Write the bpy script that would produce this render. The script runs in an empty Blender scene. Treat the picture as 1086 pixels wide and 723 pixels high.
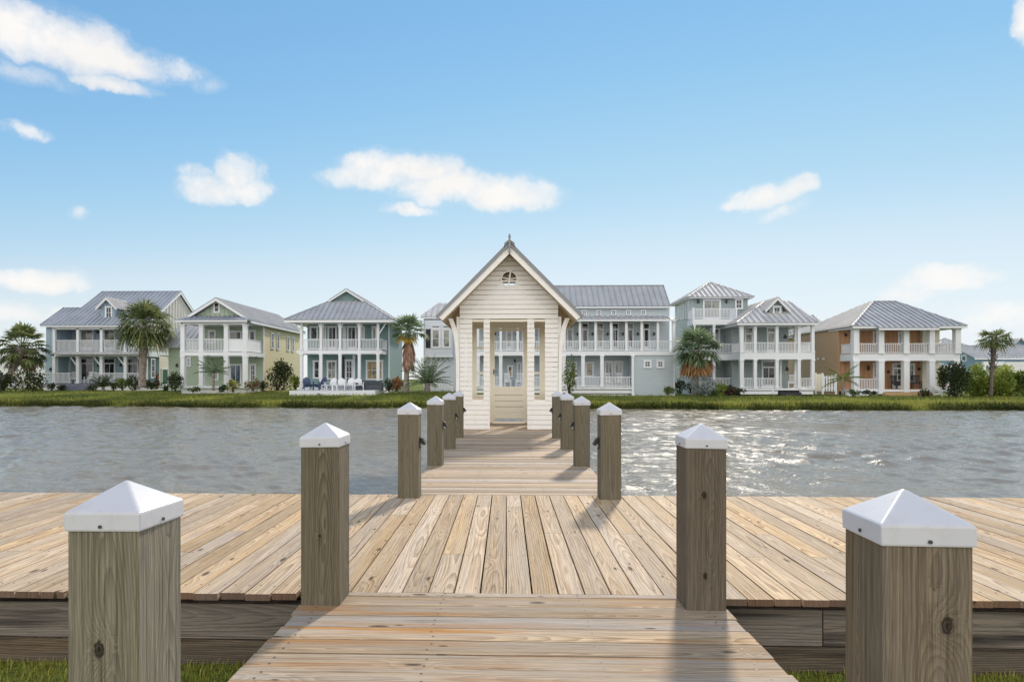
import bpy, bmesh, math, random
from mathutils import Vector, Matrix
R = math.radians
scene = bpy.context.scene
col = scene.collection
rnd = random.Random(7)
V = Vector

# ---------------------------------------------------------------- viewpoint (metres; deck top is z=0, +Y looks along the pier)
EYE, YAW, FPX, PPX, PPY = 1.17, 0.03, 670.0, 517.0, 401.5
CS, SN = math.cos(YAW), math.sin(YAW)
def XY(px, Y):                       # world X of an image column at distance Y
    a = (px - PPX) / FPX
    return Y * (a * CS - SN) / (CS + a * SN)
def YX(px, X):                       # distance Y of an image column on a wall of constant X
    a = (px - PPX) / FPX
    return X * (CS + a * SN) / (a * CS - SN)
def ZZ(py, X, Y):
    return EYE - (py - PPY) * (-X * SN + Y * CS) / FPX

# ---------------------------------------------------------------- object helpers
def tag(o, label=None, cat=None, group=None, kind=None):
    if label: o['label'] = label
    if cat: o['category'] = cat
    if group: o['group'] = group
    if kind: o['kind'] = kind
    return o
def empty(name, loc=(0, 0, 0), rz=0.0):
    o = bpy.data.objects.new(name, None)
    o.empty_display_size = 0.3
    o.location = loc
    o.rotation_euler = (0, 0, rz)
    col.objects.link(o)
    return o
def thing(name, loc, label, cat, group=None, rz=0.0):
    return tag(empty(name, loc, rz), label, cat, group)
def copy_tree(o, parent=None):
    c = o.copy()
    col.objects.link(c)
    if parent is not None: c.parent = parent
    for ch in [x for x in bpy.data.objects if x.parent == o]:
        copy_tree(ch, c)
    return c

class MB:
    """collects boxes, tubes and polygons, linked as one mesh object"""
    def __init__(self):
        self.v, self.f, self.m, self.uv, self.s = [], [], [], [], []
    def face(self, idx, mat=0, uv=None, smooth=False):
        self.f.append(idx); self.m.append(mat); self.uv.append(uv); self.s.append(smooth)
    def poly(self, pts, mat=0, uv=None, smooth=False):
        b = len(self.v)
        self.v += [V(p) for p in pts]
        self.face(list(range(b, b + len(pts))), mat, uv, smooth)
    def obox(self, o, a, b, c, mat=0, uvax=None, endmat=None):
        """box from corner o along the vectors a, b, c; uvax = index of the long axis for wood grain"""
        o, a, b, c = V(o), V(a), V(b), V(c)
        n = len(self.v)
        P = [(0,0,0),(1,0,0),(1,1,0),(0,1,0),(0,0,1),(1,0,1),(1,1,1),(0,1,1)]
        for p in P: self.v.append(o + a*p[0] + b*p[1] + c*p[2])
        L = (a.length, b.length, c.length)
        F = [((0,3,2,1),2),((4,5,6,7),2),((0,1,5,4),1),((1,2,6,5),0),((2,3,7,6),1),((3,0,4,7),0)]
        ph = rnd.random() * 50
        for q, fixed in F:
            uv = None
            if uvax is not None:
                oth = [k for k in range(3) if k != fixed]
                if uvax in oth: al = uvax; ac = [k for k in oth if k != uvax][0]
                else: al, ac = oth[1], oth[0]
                uv = [((P[i][ac]-.5)*L[ac], P[i][al]*L[al]+ph) for i in q]
            self.face([n+i for i in q], endmat if (endmat is not None and fixed == uvax) else mat, uv)
    def box(self, x0, x1, y0, y1, z0, z1, mat=0, uvax=None):
        self.obox((x0,y0,z0), (x1-x0,0,0), (0,y1-y0,0), (0,0,z1-z0), mat, uvax)
    def bar(self, p, q, w, h, up=(0,0,1), mat=0):
        p, q = V(p), V(q); d = q - p
        s = d.cross(V(up))
        if s.length < 1e-6: s = d.cross(V((0,1,0)))
        s.normalize(); t = s.cross(d).normalized()
        self.obox(p - s*w/2 - t*h/2, d, s*w, t*h, mat)
    def prism(self, pts, d, mat=0):
        """extrude the polygon pts along the vector d"""
        n = len(self.v); k = len(pts); d = V(d)
        self.v += [V(p) for p in pts] + [V(p)+d for p in pts]
        self.face(list(range(n, n+k))[::-1], mat)
        self.face(list(range(n+k, n+2*k)), mat)
        for i in range(k):
            j = (i+1) % k
            self.face([n+i, n+j, n+k+j, n+k+i], mat)
    def tube(self, pts, rad, n=8, mat=0, smooth=True, cap=True):
        pts = [V(p) for p in pts]
        b = len(self.v); k = len(pts)
        prev = None
        for i, p in enumerate(pts):
            d = (pts[min(i+1,k-1)] - pts[max(i-1,0)]).normalized()
            if prev is None:
                s = d.cross(V((0.3,0.9,0.1)))
                if s.length < 1e-4: s = d.cross(V((1,0,0)))
            else:
                s = prev - d*prev.dot(d)
            s.normalize(); prev = s; t = d.cross(s)
            r = rad[i] if isinstance(rad, (list, tuple)) else rad
            for j in range(n):
                a = 2*math.pi*j/n
                self.v.append(p + (s*math.cos(a) + t*math.sin(a))*r)
        for i in range(k-1):
            for j in range(n):
                jj = (j+1) % n
                self.face([b+i*n+j, b+i*n+jj, b+(i+1)*n+jj, b+(i+1)*n+j], mat, None, smooth)
        if cap:
            self.face([b+j for j in range(n)][::-1], mat)
            self.face([b+(k-1)*n+j for j in range(n)], mat)
    def build(self, name, mats, parent=None, org=None, fix=True, bevel=0.0):
        if org is None: org = V((0,0,0))
        me = bpy.data.meshes.new(name)
        me.from_pydata([tuple(v - org) for v in self.v], [], self.f)
        if not isinstance(mats, (list, tuple)): mats = [mats]
        for m in mats: me.materials.append(m)
        me.polygons.foreach_set('material_index', self.m)
        me.polygons.foreach_set('use_smooth', self.s)
        if any(u is not None for u in self.uv):
            ul = me.uv_layers.new(name='UVMap')
            flat = []
            for f, u in zip(self.f, self.uv):
                if u is None: flat += [0.0]*(2*len(f))
                else:
                    for a in u: flat += [a[0], a[1]]
            ul.data.foreach_set('uv', flat)
        if fix or bevel:
            bm = bmesh.new(); bm.from_mesh(me)
            if bevel:
                bmesh.ops.bevel(bm, geom=list(bm.edges), offset=bevel, segments=2, affect='EDGES', profile=0.6)
            bmesh.ops.recalc_face_normals(bm, faces=bm.faces)
            bm.to_mesh(me); bm.free()
        me.update()
        o = bpy.data.objects.new(name, me)
        col.objects.link(o)
        if parent is not None: o.parent = parent
        return o

def roof_plane(mb, pts, t=0.1, rib=0.50, rw=0.05, rh=0.10, mat=0):
    """standing-seam sheet: first edge of pts is the eave"""
    pts = [V(p) for p in pts]
    u = (pts[1]-pts[0]).normalized()
    n = V((0,0,0))
    for i in range(len(pts)):
        a, b = pts[i]-pts[0], pts[(i+1) % len(pts)]-pts[0]
        n += a.cross(b)
    n.normalize()
    if n.z < 0: n = -n
    v = n.cross(u)
    if v.z < 0: v = -v
    mb.prism([p - n*t for p in pts], n*t, mat)
    q = [((p-pts[0]).dot(u), (p-pts[0]).dot(v)) for p in pts]
    lo, hi = min(a for a,_ in q), max(a for a,_ in q)
    k = max(1, int(round((hi-lo)/rib)))
    for i in range(k+1):
        a = lo + 0.03 + (hi-lo-0.06)*i/k
        vs = []
        for j in range(len(q)):
            (a0,b0),(a1,b1) = q[j], q[(j+1) % len(q)]
            if (a0-a)*(a1-a) < 0:
                vs.append(b0 + (b1-b0)*(a-a0)/(a1-a0))
        if len(vs) < 2: continue
        b0, b1 = min(vs), max(vs)
        if b1-b0 < 0.2: continue
        mb.obox(pts[0]+u*(a-rw/2)+v*b0+n*0.002, u*rw, v*(b1-b0), n*rh, mat)
# ---------------------------------------------------------------- materials
class NT:
    def __init__(self, m):
        self.t = m.node_tree if hasattr(m, 'node_tree') else m
        self.n, self.l = self.t.nodes, self.t.links
    def new(self, typ, **kw):
        nd = self.n.new(typ)
        for k, v in kw.items(): setattr(nd, k, v)
        return nd
    def put(self, nd, name, val):
        s = nd.inputs[name]
        if hasattr(val, 'is_output') or isinstance(val, bpy.types.NodeSocket): self.l.new(val, s)
        else: s.default_value = val
    def math(self, op, a, b=0.0, c=None, clamp=False):
        nd = self.new('ShaderNodeMath', operation=op, use_clamp=clamp)
        self.put(nd, 0, a); self.put(nd, 1, b)
        if c is not None: self.put(nd, 2, c)
        return nd.outputs[0]
    def mix(self, f, a, b, blend='MIX'):
        nd = self.new('ShaderNodeMix', data_type='RGBA', blend_type=blend)
        self.put(nd, 0, f)
        for i, x in ((6, a), (7, b)):
            if isinstance(x, tuple) and len(x) == 3: x = x + (1,)
            self.put(nd, i, x)
        return nd.outputs[2]
    def ramp(self, f, stops, interp='LINEAR'):
        nd = self.new('ShaderNodeValToRGB')
        e = nd.color_ramp.elements
        while len(e) < len(stops): e.new(0.5)
        for i, (p, c) in enumerate(stops):
            e[i].position = p
            e[i].color = (c, c, c, 1) if isinstance(c, (int, float)) else tuple(c) + (1,)
        nd.color_ramp.interpolation = interp
        self.put(nd, 0, f)
        return nd.outputs[0]
    def noise(self, vec, scale=1.0, detail=3.0, rough=0.55, dim='3D', w=None, dist=0.0):
        nd = self.new('ShaderNodeTexNoise', noise_dimensions=dim)
        if vec is not None and dim != '1D': self.put(nd, 'Vector', vec)
        if w is not None: self.put(nd, 'W', w)
        self.put(nd, 'Scale', scale); self.put(nd, 'Detail', detail); self.put(nd, 'Roughness', rough)
        self.put(nd, 'Distortion', dist)
        return nd.outputs[0]
    def comb(self, x, y, z=0.0):
        nd = self.new('ShaderNodeCombineXYZ')
        self.put(nd, 0, x); self.put(nd, 1, y); self.put(nd, 2, z)
        return nd.outputs[0]
    def sep(self, v):
        nd = self.new('ShaderNodeSeparateXYZ'); self.put(nd, 0, v)
        return nd.outputs
    def bump(self, h, strength=0.3, dist=0.01, normal=None):
        nd = self.new('ShaderNodeBump')
        self.put(nd, 'Height', h); self.put(nd, 'Strength', strength); self.put(nd, 'Distance', dist)
        if normal is not None: self.put(nd, 'Normal', normal)
        return nd.outputs[0]

def base_mat(name):
    m = bpy.data.materials.new(name); m.use_nodes = True
    t = NT(m)
    return m, t, t.n['Principled BSDF']
def setp(t, b, **kw):
    names = dict(color='Base Color', rough='Roughness', metal='Metallic', spec='Specular IOR Level', normal='Normal', ior='IOR')
    for k, v in kw.items():
        if k == 'color' and isinstance(v, tuple) and len(v) == 3: v = v + (1,)
        t.put(b, names[k], v)

def wood(name, light, dark, grey, greyamt=0.35, ring=170.0, ringamt=0.6, knots=(), knotden=0.55, tint=0.25, spread=0.35,
         rough=0.75, bumpd=0.004, streak=0.4, long_dark=0.35, stain=None, stainamt=0.0, crack=0.55):
    """sawn timber: cut growth rings, fibres, knots and weathering; grain runs along v of the UV map (metres)"""
    m, t, b = base_mat(name)
    uv = t.new('ShaderNodeTexCoord').outputs['UV']
    s = t.sep(uv); u, v = s[0], s[1]
    rp = t.new('ShaderNodeNewGeometry').outputs['Random Per Island']
    r2 = t.math('FRACT', t.math('MULTIPLY', rp, 57.31))
    r3 = t.math('FRACT', t.math('MULTIPLY', rp, 191.7))
    vo = t.math('ADD', v, t.math('MULTIPLY', rp, 300.0))
    # ring centre wanders along the board
    n1 = t.math('SUBTRACT', t.noise(None, 0.5, 2, 0.5, '1D', w=vo), 0.5)
    n2 = t.math('SUBTRACT', t.noise(None, 0.42, 2, 0.5, '1D', w=t.math('ADD', vo, 77.0)), 0.5)
    wob = t.math('SUBTRACT', t.noise(t.comb(t.math('MULTIPLY', u, 24.0), t.math('MULTIPLY', vo, 2.2)), 1.0, 4, 0.6), 0.5)
    uu = t.math('ADD', t.math('ADD', u, t.math('MULTIPLY', t.math('SUBTRACT', r2, 0.5), 0.09)), t.math('MULTIPLY', n1, 0.08))
    hh = t.math('ADD', t.math('ADD', 0.012, t.math('MULTIPLY', r3, 0.06)), t.math('MULTIPLY', n2, 0.20))
    rr = t.math('SQRT', t.math('ADD', t.math('MULTIPLY', uu, uu), t.math('MULTIPLY', hh, hh)))
    rr = t.math('ADD', rr, t.math('MULTIPLY', wob, 0.009))
    # scattered knots (voronoi) and placed knots
    kv = t.comb(t.math('ADD', t.math('MULTIPLY', u, 6.0), t.math('MULTIPLY', r2, 40.0)), t.math('MULTIPLY', vo, 1.9))
    vor = t.new('ShaderNodeTexVoronoi', voronoi_dimensions='2D', feature='F1')
    t.put(vor, 'Vector', kv); t.put(vor, 'Scale', 1.0)
    kd = vor.outputs['Distance']
    cs = t.sep(vor.outputs['Color'])[0]
    on = t.math('GREATER_THAN', cs, knotden)
    size = t.math('ADD', 0.035, t.math('MULTIPLY', t.sep(vor.outputs['Color'])[1], 0.075))
    kf = t.math('MULTIPLY', on, t.math('SUBTRACT', 1.0, t.math('DIVIDE', kd, size), clamp=True), clamp=True)
    warp = t.math('MULTIPLY', on, t.math('POWER', 2.718, t.math('MULTIPLY', t.math('MULTIPLY', kd, kd), -22.0)))
    rr = t.math('ADD', rr, t.math('MULTIPLY', warp, 0.03))
    for (ku, kvv, ks) in knots:
        du = t.math('MULTIPLY', t.math('SUBTRACT', u, ku), 1.0/ks)
        dv = t.math('MULTIPLY', t.math('SUBTRACT', v, kvv), 0.62/ks)
        d = t.math('SQRT', t.math('ADD', t.math('MULTIPLY', du, du), t.math('MULTIPLY', dv, dv)))
        kn = t.noise(t.comb(t.math('MULTIPLY', u, 110.0), t.math('MULTIPLY', v, 90.0)), 1.0, 3, 0.7)
        d = t.math('ADD', d, t.math('MULTIPLY', t.math('SUBTRACT', kn, 0.5), 1.1))
        ringk = t.math('ADD', 0.62, t.math('MULTIPLY', t.math('SINE', t.math('MULTIPLY', d, 11.0)), 0.38))
        k1 = t.math('MULTIPLY', t.math('SUBTRACT', 1.15, d, clamp=True), ringk)
        kf = t.math('MAXIMUM', kf, t.math('MULTIPLY', k1, 1.7, clamp=True))
        rr = t.math('ADD', rr, t.math('MULTIPLY', t.math('POWER', 2.718, t.math('MULTIPLY', d, -0.55)), 0.06))
    ph = t.math('MULTIPLY', rr, ring)
    saw = t.math('FRACT', ph)
    late = t.math('POWER', saw, 1.7)
    late = t.math('MULTIPLY', late, t.ramp(saw, [(0.0, 1.0), (0.92, 1.0), (1.0, 0.0)]))
    fib = t.noise(t.comb(t.math('MULTIPLY', u, 420.0), t.math('MULTIPLY', vo, 9.0)), 1.0, 2, 0.6)
    fib2 = t.noise(t.comb(t.math('MULTIPLY', u, 90.0), t.math('MULTIPLY', vo, 1.6)), 1.0, 3, 0.6)
    big = t.noise(t.comb(t.math('MULTIPLY', u, 7.0), t.math('MULTIPLY', vo, 0.8)), 1.0, 3, 0.6)
    amt = t.math('MULTIPLY', t.ramp(big, [(0.3, 0.35), (0.7, 1.0)]), ringamt)
    c = t.mix(t.math('MULTIPLY', late, amt), light, dark)
    c = t.mix(t.math('MULTIPLY', t.ramp(fib2, [(0.42, 0.0), (0.72, 1.0)]), long_dark), c, dark)
    c = t.mix(t.math('MULTIPLY', t.ramp(t.noise(t.comb(t.math('MULTIPLY', u, 12.0), t.math('MULTIPLY', vo, 0.55), 5.0), 1.0, 4, 0.6), [(0.4, 0.0), (0.65, 1.0)]), greyamt), c, grey)
    crk = t.ramp(t.noise(t.comb(t.math('MULTIPLY', u, 150.0), t.math('MULTIPLY', vo, 1.3), 3.0), 1.0, 2, 0.6), [(0.61, 0.0), (0.70, 1.0)])
    c = t.mix(t.math('MULTIPLY', crk, crack), c, tuple(x*0.35 for x in dark))
    if stain:
        sm = t.ramp(t.noise(t.comb(t.math('MULTIPLY', u, 9.0), t.math('MULTIPLY', vo, 0.45), 9.0), 1.0, 3, 0.6), [(0.52, 0.0), (0.66, 1.0)])
        c = t.mix(t.math('MULTIPLY', sm, stainamt), c, stain)
    val = t.math('ADD', 1.0 - tint/2, t.math('MULTIPLY', r3, tint))
    val = t.math('MULTIPLY', val, t.math('ADD', 1.0 - streak/2, t.math('MULTIPLY', fib, streak)))
    hsv = t.new('ShaderNodeHueSaturation')
    t.put(hsv, 'Color', c); t.put(hsv, 'Value', val)
    t.put(hsv, 'Saturation', t.math('ADD', 1.0 - spread/2, t.math('MULTIPLY', r2, spread)))
    c = hsv.outputs[0]
    c = t.mix(t.ramp(kf, [(0.0, 0.0), (0.35, 0.75), (1.0, 0.95)]), c, tuple(x*0.30 for x in dark))
    hgt = t.math('ADD', t.math('MULTIPLY', fib, 0.5), t.math('SUBTRACT', t.math('MULTIPLY', late, 0.5), t.math('MULTIPLY', kf, 1.2)))
    setp(t, b, color=c, rough=rough, spec=0.25, normal=t.bump(hgt, 0.6, bumpd))
    return m

def paint(name, colr, rough=0.55, spec=0.4, var=0.08, scale=2.5, dirt=None, dirtamt=0.0):
    m, t, b = base_mat(name)
    oc = t.new('ShaderNodeTexCoord').outputs['Object']
    n = t.noise(oc, scale, 4, 0.6)
    f = t.math('ADD', 1.0 - var/2, t.math('MULTIPLY', n, var))
    c = t.mix(1.0, colr, t.comb(f, f, f), 'MULTIPLY')
    if dirt:
        n2 = t.noise(oc, scale*2.3, 5, 0.65)
        c = t.mix(t.math('MULTIPLY', t.ramp(n2, [(0.5, 0.0), (0.75, 1.0)]), dirtamt), c, dirt)
    setp(t, b, color=c, rough=rough, spec=spec)
    return m
def siding(name, colr, period=0.16, vertical=False, var=0.12, depth=0.02):
    """lap boards (or board and batten), as relief"""
    m, t, b = base_mat(name)
    oc = t.new('ShaderNodeTexCoord').outputs['Object']
    s = t.sep(oc)
    if vertical:
        k = t.math('FRACT', t.math('MULTIPLY', t.math('ADD', s[0], s[1]), 1.0/period))
        h = t.ramp(k, [(0.0, 0.0), (0.04, 1.0), (0.16, 1.0), (0.2, 0.0)])
    else:
        k = t.math('FRACT', t.math('MULTIPLY', s[2], 1.0/period))
        h = t.ramp(k, [(0.0, 0.2), (0.08, 1.0), (1.0, 0.0)])
    n = t.noise(oc, 0.8, 4, 0.6)
    f = t.math('ADD', 1.0 - var/2, t.math('MULTIPLY', n, var))
    c = t.mix(1.0, colr, t.comb(f, f, f), 'MULTIPLY')
    setp(t, b, color=c, rough=0.6, spec=0.35, normal=t.bump(h, 1.0, depth*(2.5 if vertical else 1.2)))
    return m
def metal_roof(name, colr, rough=0.6):
    m, t, b = base_mat(name)
    oc = t.new('ShaderNodeTexCoord').outputs['Object']
    n = t.noise(oc, 0.7, 4, 0.6)
    c = t.mix(t.ramp(n, [(0.3, 0.0), (0.75, 1.0)]), tuple(x*0.86 for x in colr), tuple(min(1, x*1.12) for x in colr))
    setp(t, b, color=c, rough=t.math('ADD', rough-0.06, t.math('MULTIPLY', n, 0.12)), metal=0.0, spec=0.35)
    return m
def glass_pane(name, colr=(0.015, 0.02, 0.024), var=(0.12, 0.13, 0.13), amt=0.5, rough=0.04):
    m, t, b = base_mat(name)
    oc = t.new('ShaderNodeTexCoord').outputs['Object']
    n = t.noise(oc, 1.3, 2, 0.5)
    c = t.mix(t.math('MULTIPLY', t.ramp(n, [(0.5, 0.0), (0.62, 1.0)]), amt), colr, var)
    setp(t, b, color=c, rough=rough, spec=0.6)
    return m
def leafy(name, a, b2, trans=0.35, rough=0.5, islands=True):
    m, t, b = base_mat(name)
    if islands: r = t.new('ShaderNodeNewGeometry').outputs['Random Per Island']
    else: r = t.noise(t.new('ShaderNodeTexCoord').outputs['Object'], 3.0, 4, 0.6)
    if islands == 'patch':
        pn = t.noise(t.new('ShaderNodeTexCoord').outputs['Object'], 0.35, 4, 0.6)
        r = t.math('ADD', t.math('MULTIPLY', r, 0.4), t.math('SUBTRACT', t.math('MULTIPLY', pn, 2.4), 0.9), clamp=True)
    c = t.mix(r, a, b2)
    setp(t, b, color=c, rough=max(rough, .5), spec=0.15)
    tr = t.new('ShaderNodeBsdfTranslucent')
    t.put(tr, 'Color', t.mix(0.6, c, tuple(min(1, x*1.6) for x in b2)))
    mx = t.new('ShaderNodeMixShader')
    t.put(mx, 0, trans)
    t.l.new(b.outputs[0], mx.inputs[1]); t.l.new(tr.outputs[0], mx.inputs[2])
    t.l.new(mx.outputs[0], t.n['Material Output'].inputs['Surface'])
    return m
def bark(name, a, b2, scale=8.0, zs=3.0):
    m, t, b = base_mat(name)
    oc = t.new('ShaderNodeTexCoord').outputs['Object']
    s = t.sep(oc)
    vo = t.new('ShaderNodeTexVoronoi', feature='F1')
    t.put(vo, 'Vector', t.comb(s[0], s[1], t.math('MULTIPLY', s[2], 0.8))); t.put(vo, 'Scale', scale)
    n = t.noise(oc, scale*1.7, 4, 0.6)
    f = t.math('MULTIPLY', t.math('ADD', vo.outputs['Distance'], n), 0.7)
    c = t.ramp(f, [(0.25, a), (0.75, b2)])
    setp(t, b, color=c, rough=0.9, spec=0.1, normal=t.bump(f, 0.8, 0.05))
    return m

M = {}
M['deck'] = wood('deck_pine', (0.63,0.475,0.305), (0.16,0.08,0.032), (0.47,0.405,0.325), 0.5, ring=68, ringamt=1.0, knotden=0.66, tint=0.38, spread=0.4, streak=0.7, long_dark=0.55, crack=0.8)
M['walk'] = wood('walkway_pine', (0.50,0.40,0.29), (0.13,0.075,0.038), (0.38,0.35,0.315), 0.7, ring=100, ringamt=0.9, knotden=0.74, tint=0.32, spread=0.5, streak=0.9, long_dark=0.75, stain=(0.38,0.19,0.07), stainamt=0.7, crack=0.9)
M['pier'] = wood('pier_pine', (0.53,0.41,0.285), (0.17,0.10,0.055), (0.38,0.34,0.295), 0.5, ring=80, ringamt=0.7, knotden=0.74, tint=0.55, spread=0.4, streak=0.45, long_dark=0.7)
PL, PD, PG = (0.20,0.168,0.108), (0.045,0.035,0.021), (0.155,0.15,0.115)
M['post'] = wood('treated_post', PL, PD, PG, 0.5, ring=160, ringamt=0.85, knotden=0.93, tint=0.25, spread=0.5, rough=0.8, streak=1.0, long_dark=0.65, bumpd=0.008)
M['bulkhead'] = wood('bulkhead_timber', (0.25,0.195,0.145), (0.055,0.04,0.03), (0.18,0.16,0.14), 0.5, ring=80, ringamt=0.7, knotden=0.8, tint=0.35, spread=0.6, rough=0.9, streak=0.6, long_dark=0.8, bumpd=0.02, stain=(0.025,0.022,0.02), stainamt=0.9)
M['tanwood'] = wood('porch_step_wood', (0.46,0.30,0.14), (0.30,0.17,0.07), (0.4,0.3,0.18), 0.3)
M['cap'] = paint('cap_vinyl', (0.57,0.575,0.61), 0.36, 0.45, 0.10, 9.0, (0.40,0.37,0.31), 0.30)
M['deck_end'] = wood('shaded_end_grain', (0.20,0.125,0.085), (0.07,0.04,0.028), (0.13,0.09,0.07), 0.5, ring=120, tint=0.5)  # dark end grain, with the shade on the board ends put into its colour
M['screw'] = paint('screw_steel', (0.06,0.055,0.05), 0.5)
M['black'] = paint('black_metal', (0.02,0.02,0.022), 0.4)
M['lens'] = paint('lamp_lens', (0.45,0.43,0.38), 0.25)
M['white'] = paint('white_paint', (0.76,0.775,0.80), 0.5, 0.4, 0.06, 1.2)
M['pwhite'] = paint('pavilion_white', (0.88,0.855,0.815), 0.55, 0.4, 0.10, 3.0, (0.55,0.50,0.43), 0.22)
M['pcream'] = paint('pavilion_cream', (0.90,0.845,0.71), 0.5, 0.4, 0.06, 3.0)
M['soffit'] = wood('soffit_wood', (0.50,0.40,0.27), (0.33,0.24,0.14), (0.44,0.36,0.26), 0.3, ringamt=0.4)
M['flash'] = metal_roof('ridge_metal', (0.27,0.275,0.29), 0.55)
M['roof'] = metal_roof('standing_seam_roof', (0.40,0.42,0.44))
M['roof_light'] = metal_roof('pale_metal_roof', (0.50,0.50,0.50))
M['roof_blue'] = metal_roof('blue_grey_metal_roof', (0.35,0.38,0.425))
M['glass'] = glass_pane('window_glass')
M['curtain'] = glass_pane('curtained_window', (0.30,0.30,0.27), (0.05,0.055,0.05), 0.8)
M['warmglass'] = glass_pane('warm_room_window', (0.34,0.26,0.13), (0.04,0.045,0.04), 0.9)
M['blueglass'] = glass_pane('blue_glass', (0.02,0.05,0.09), (0.10,0.16,0.22), 0.8)
M['navy'] = paint('navy_plastic', (0.035,0.06,0.14), 0.45)
M['charcoal'] = paint('charcoal_weave', (0.06,0.07,0.08), 0.7)
M['greydeck'] = paint('grey_deck_paint', (0.17,0.18,0.24), 0.6)
M['darkstep'] = paint('dark_step_paint', (0.03,0.03,0.034), 0.6)
M['greydoor'] = paint('green_door_paint', (0.02,0.09,0.05), 0.45)
M['leaf_palm'] = leafy('palm_leaf', (0.025,0.045,0.015), (0.24,0.27,0.11), 0.35, 0.35)
M['leaf_fan'] = leafy('fan_palm_leaf', (0.035,0.07,0.038), (0.27,0.34,0.19), 0.35, 0.35)
M['leaf_dead'] = leafy('dead_palm_leaf', (0.24,0.12,0.05), (0.55,0.33,0.17), 0.3, 0.8)
M['blade_edge'] = leafy('waterside_grass_blade', (0.025,0.04,0.012), (0.10,0.115,0.03), 0.3, 0.6, 'patch')
M['leaf_pinkdead'] = leafy('dry_skirt_leaf', (0.27,0.14,0.10), (0.52,0.36,0.27), 0.2, 0.85)
M['leaf_yellow'] = leafy('yellow_palm_leaf', (0.45,0.26,0.03), (0.62,0.44,0.07), 0.3, 0.5)
M['leaf_dark'] = leafy('dark_shrub_leaf', (0.012,0.022,0.010), (0.085,0.11,0.045), 0.2, 0.5)
M['leaf_mid'] = leafy('green_shrub_leaf', (0.03,0.06,0.018), (0.20,0.26,0.07), 0.35, 0.5)
M['leaf_bright'] = leafy('bright_hedge_leaf', (0.07,0.11,0.02), (0.36,0.42,0.10), 0.45, 0.5)
M['leaf_silver'] = leafy('silver_shrub_leaf', (0.16,0.19,0.19), (0.33,0.37,0.36), 0.2, 0.6)
M['flower_pink'] = leafy('pink_flower', (0.45,0.06,0.16), (0.62,0.16,0.26), 0.3, 0.6)
M['flower_red'] = leafy('red_flower', (0.45,0.05,0.03), (0.6,0.14,0.08), 0.3, 0.6)
M['flower_yellow'] = leafy('yellow_flower', (0.55,0.40,0.10), (0.7,0.58,0.25), 0.3, 0.6)
M['bark_boot'] = bark('palm_boot_bark', (0.06,0.05,0.042), (0.34,0.29,0.26), 5.0)
M['bark_grey'] = bark('palm_trunk_bark', (0.16,0.14,0.12), (0.38,0.34,0.30), 9.0)
M['bark_brown'] = bark('dark_palm_bark', (0.035,0.03,0.025), (0.17,0.14,0.12), 7.0)
M['bark_dark'] = bark('shrub_stem_bark', (0.03,0.025,0.02), (0.10,0.08,0.06), 12.0)
M['blade'] = leafy('grass_blade', (0.10,0.15,0.025), (0.50,0.48,0.11), 0.45, 0.6)
M['blade_far'] = leafy('bank_grass_blade', (0.05,0.085,0.018), (0.30,0.30,0.065), 0.4, 0.6, 'patch')

def ground_mat():
    m, t, b = base_mat('lawn_and_bank')
    oc = t.new('ShaderNodeTexCoord').outputs['Object']
    s = t.sep(oc)
    n1 = t.noise(oc, 0.25, 5, 0.6); n2 = t.noise(oc, 2.2, 4, 0.65); n3 = t.noise(oc, 14.0, 3, 0.6)
    c = t.mix(t.ramp(n1, [(0.38, 0.0), (0.62, 1.0)]), (0.075,0.115,0.025), (0.27,0.265,0.06))
    c = t.mix(t.ramp(n2, [(0.42, 0.0), (0.7, 1.0)]), c, (0.10,0.16,0.032))
    c = t.mix(t.math('MULTIPLY', t.ramp(n3, [(0.45, 0.0), (0.75, 1.0)]), 0.35), c, (0.05,0.075,0.018))
    mud = t.ramp(s[2], [(0.0, 0.0), (1.0, 1.0)])
    wet = t.math('MULTIPLY', t.math('SUBTRACT', -0.66, s[2]), 8.0, clamp=True)
    c = t.mix(wet, c, (0.05,0.045,0.03))
    setp(t, b, color=c, rough=0.95, spec=0.1, normal=t.bump(t.math('ADD', n2, t.math('MULTIPLY', n3, 0.6)), 1.0, 0.12))
    return m
M['ground'] = ground_mat()

def water_mat():
    m, t, b = base_mat('pond_water')
    oc = t.new('ShaderNodeTexCoord').outputs['Object']
    mp = t.new('ShaderNodeMapping'); t.put(mp, 'Vector', oc)
    mp.inputs['Rotation'].default_value = (0, 0, R(18)); mp.inputs['Scale'].default_value = (0.7, 1.2, 1)
    v = mp.outputs[0]
    n3 = t.noise(v, 12.0, 3, 0.55, dist=0.6)
    setp(t, b, color=(0.235,0.20,0.142), rough=0.08, ior=1.5, spec=0.6, normal=t.bump(t.math('MULTIPLY', n3, 0.018), 1.0, 1.0))
    return m
M['water'] = water_mat()
# ---------------------------------------------------------------- camera, light, sky
cam_d = bpy.data.cameras.new('camera'); cam = bpy.data.objects.new('camera', cam_d); col.objects.link(cam)
cam.location = (0, 0, EYE); cam.rotation_euler = (R(90), 0, YAW)
cam_d.sensor_width = 36.0; cam_d.lens = 36.0*FPX/1086.0
cam_d.shift_x = (543.0-PPX)/1086.0; cam_d.shift_y = (PPY-361.5)/1086.0
cam_d.clip_start = 0.05; cam_d.clip_end = 3000
scene.camera = cam
SUN_AZ, SUN_EL = R(17), R(34)
sd = V((math.sin(SUN_AZ)*math.cos(SUN_EL), math.cos(SUN_AZ)*math.cos(SUN_EL), math.sin(SUN_EL)))
sun_d = bpy.data.lights.new('sun', 'SUN'); sun = bpy.data.objects.new('sun', sun_d); col.objects.link(sun)
sun_d.energy = 2.75; sun_d.angle = R(4.5); sun_d.color = (1.0, 0.88, 0.72)
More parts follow.
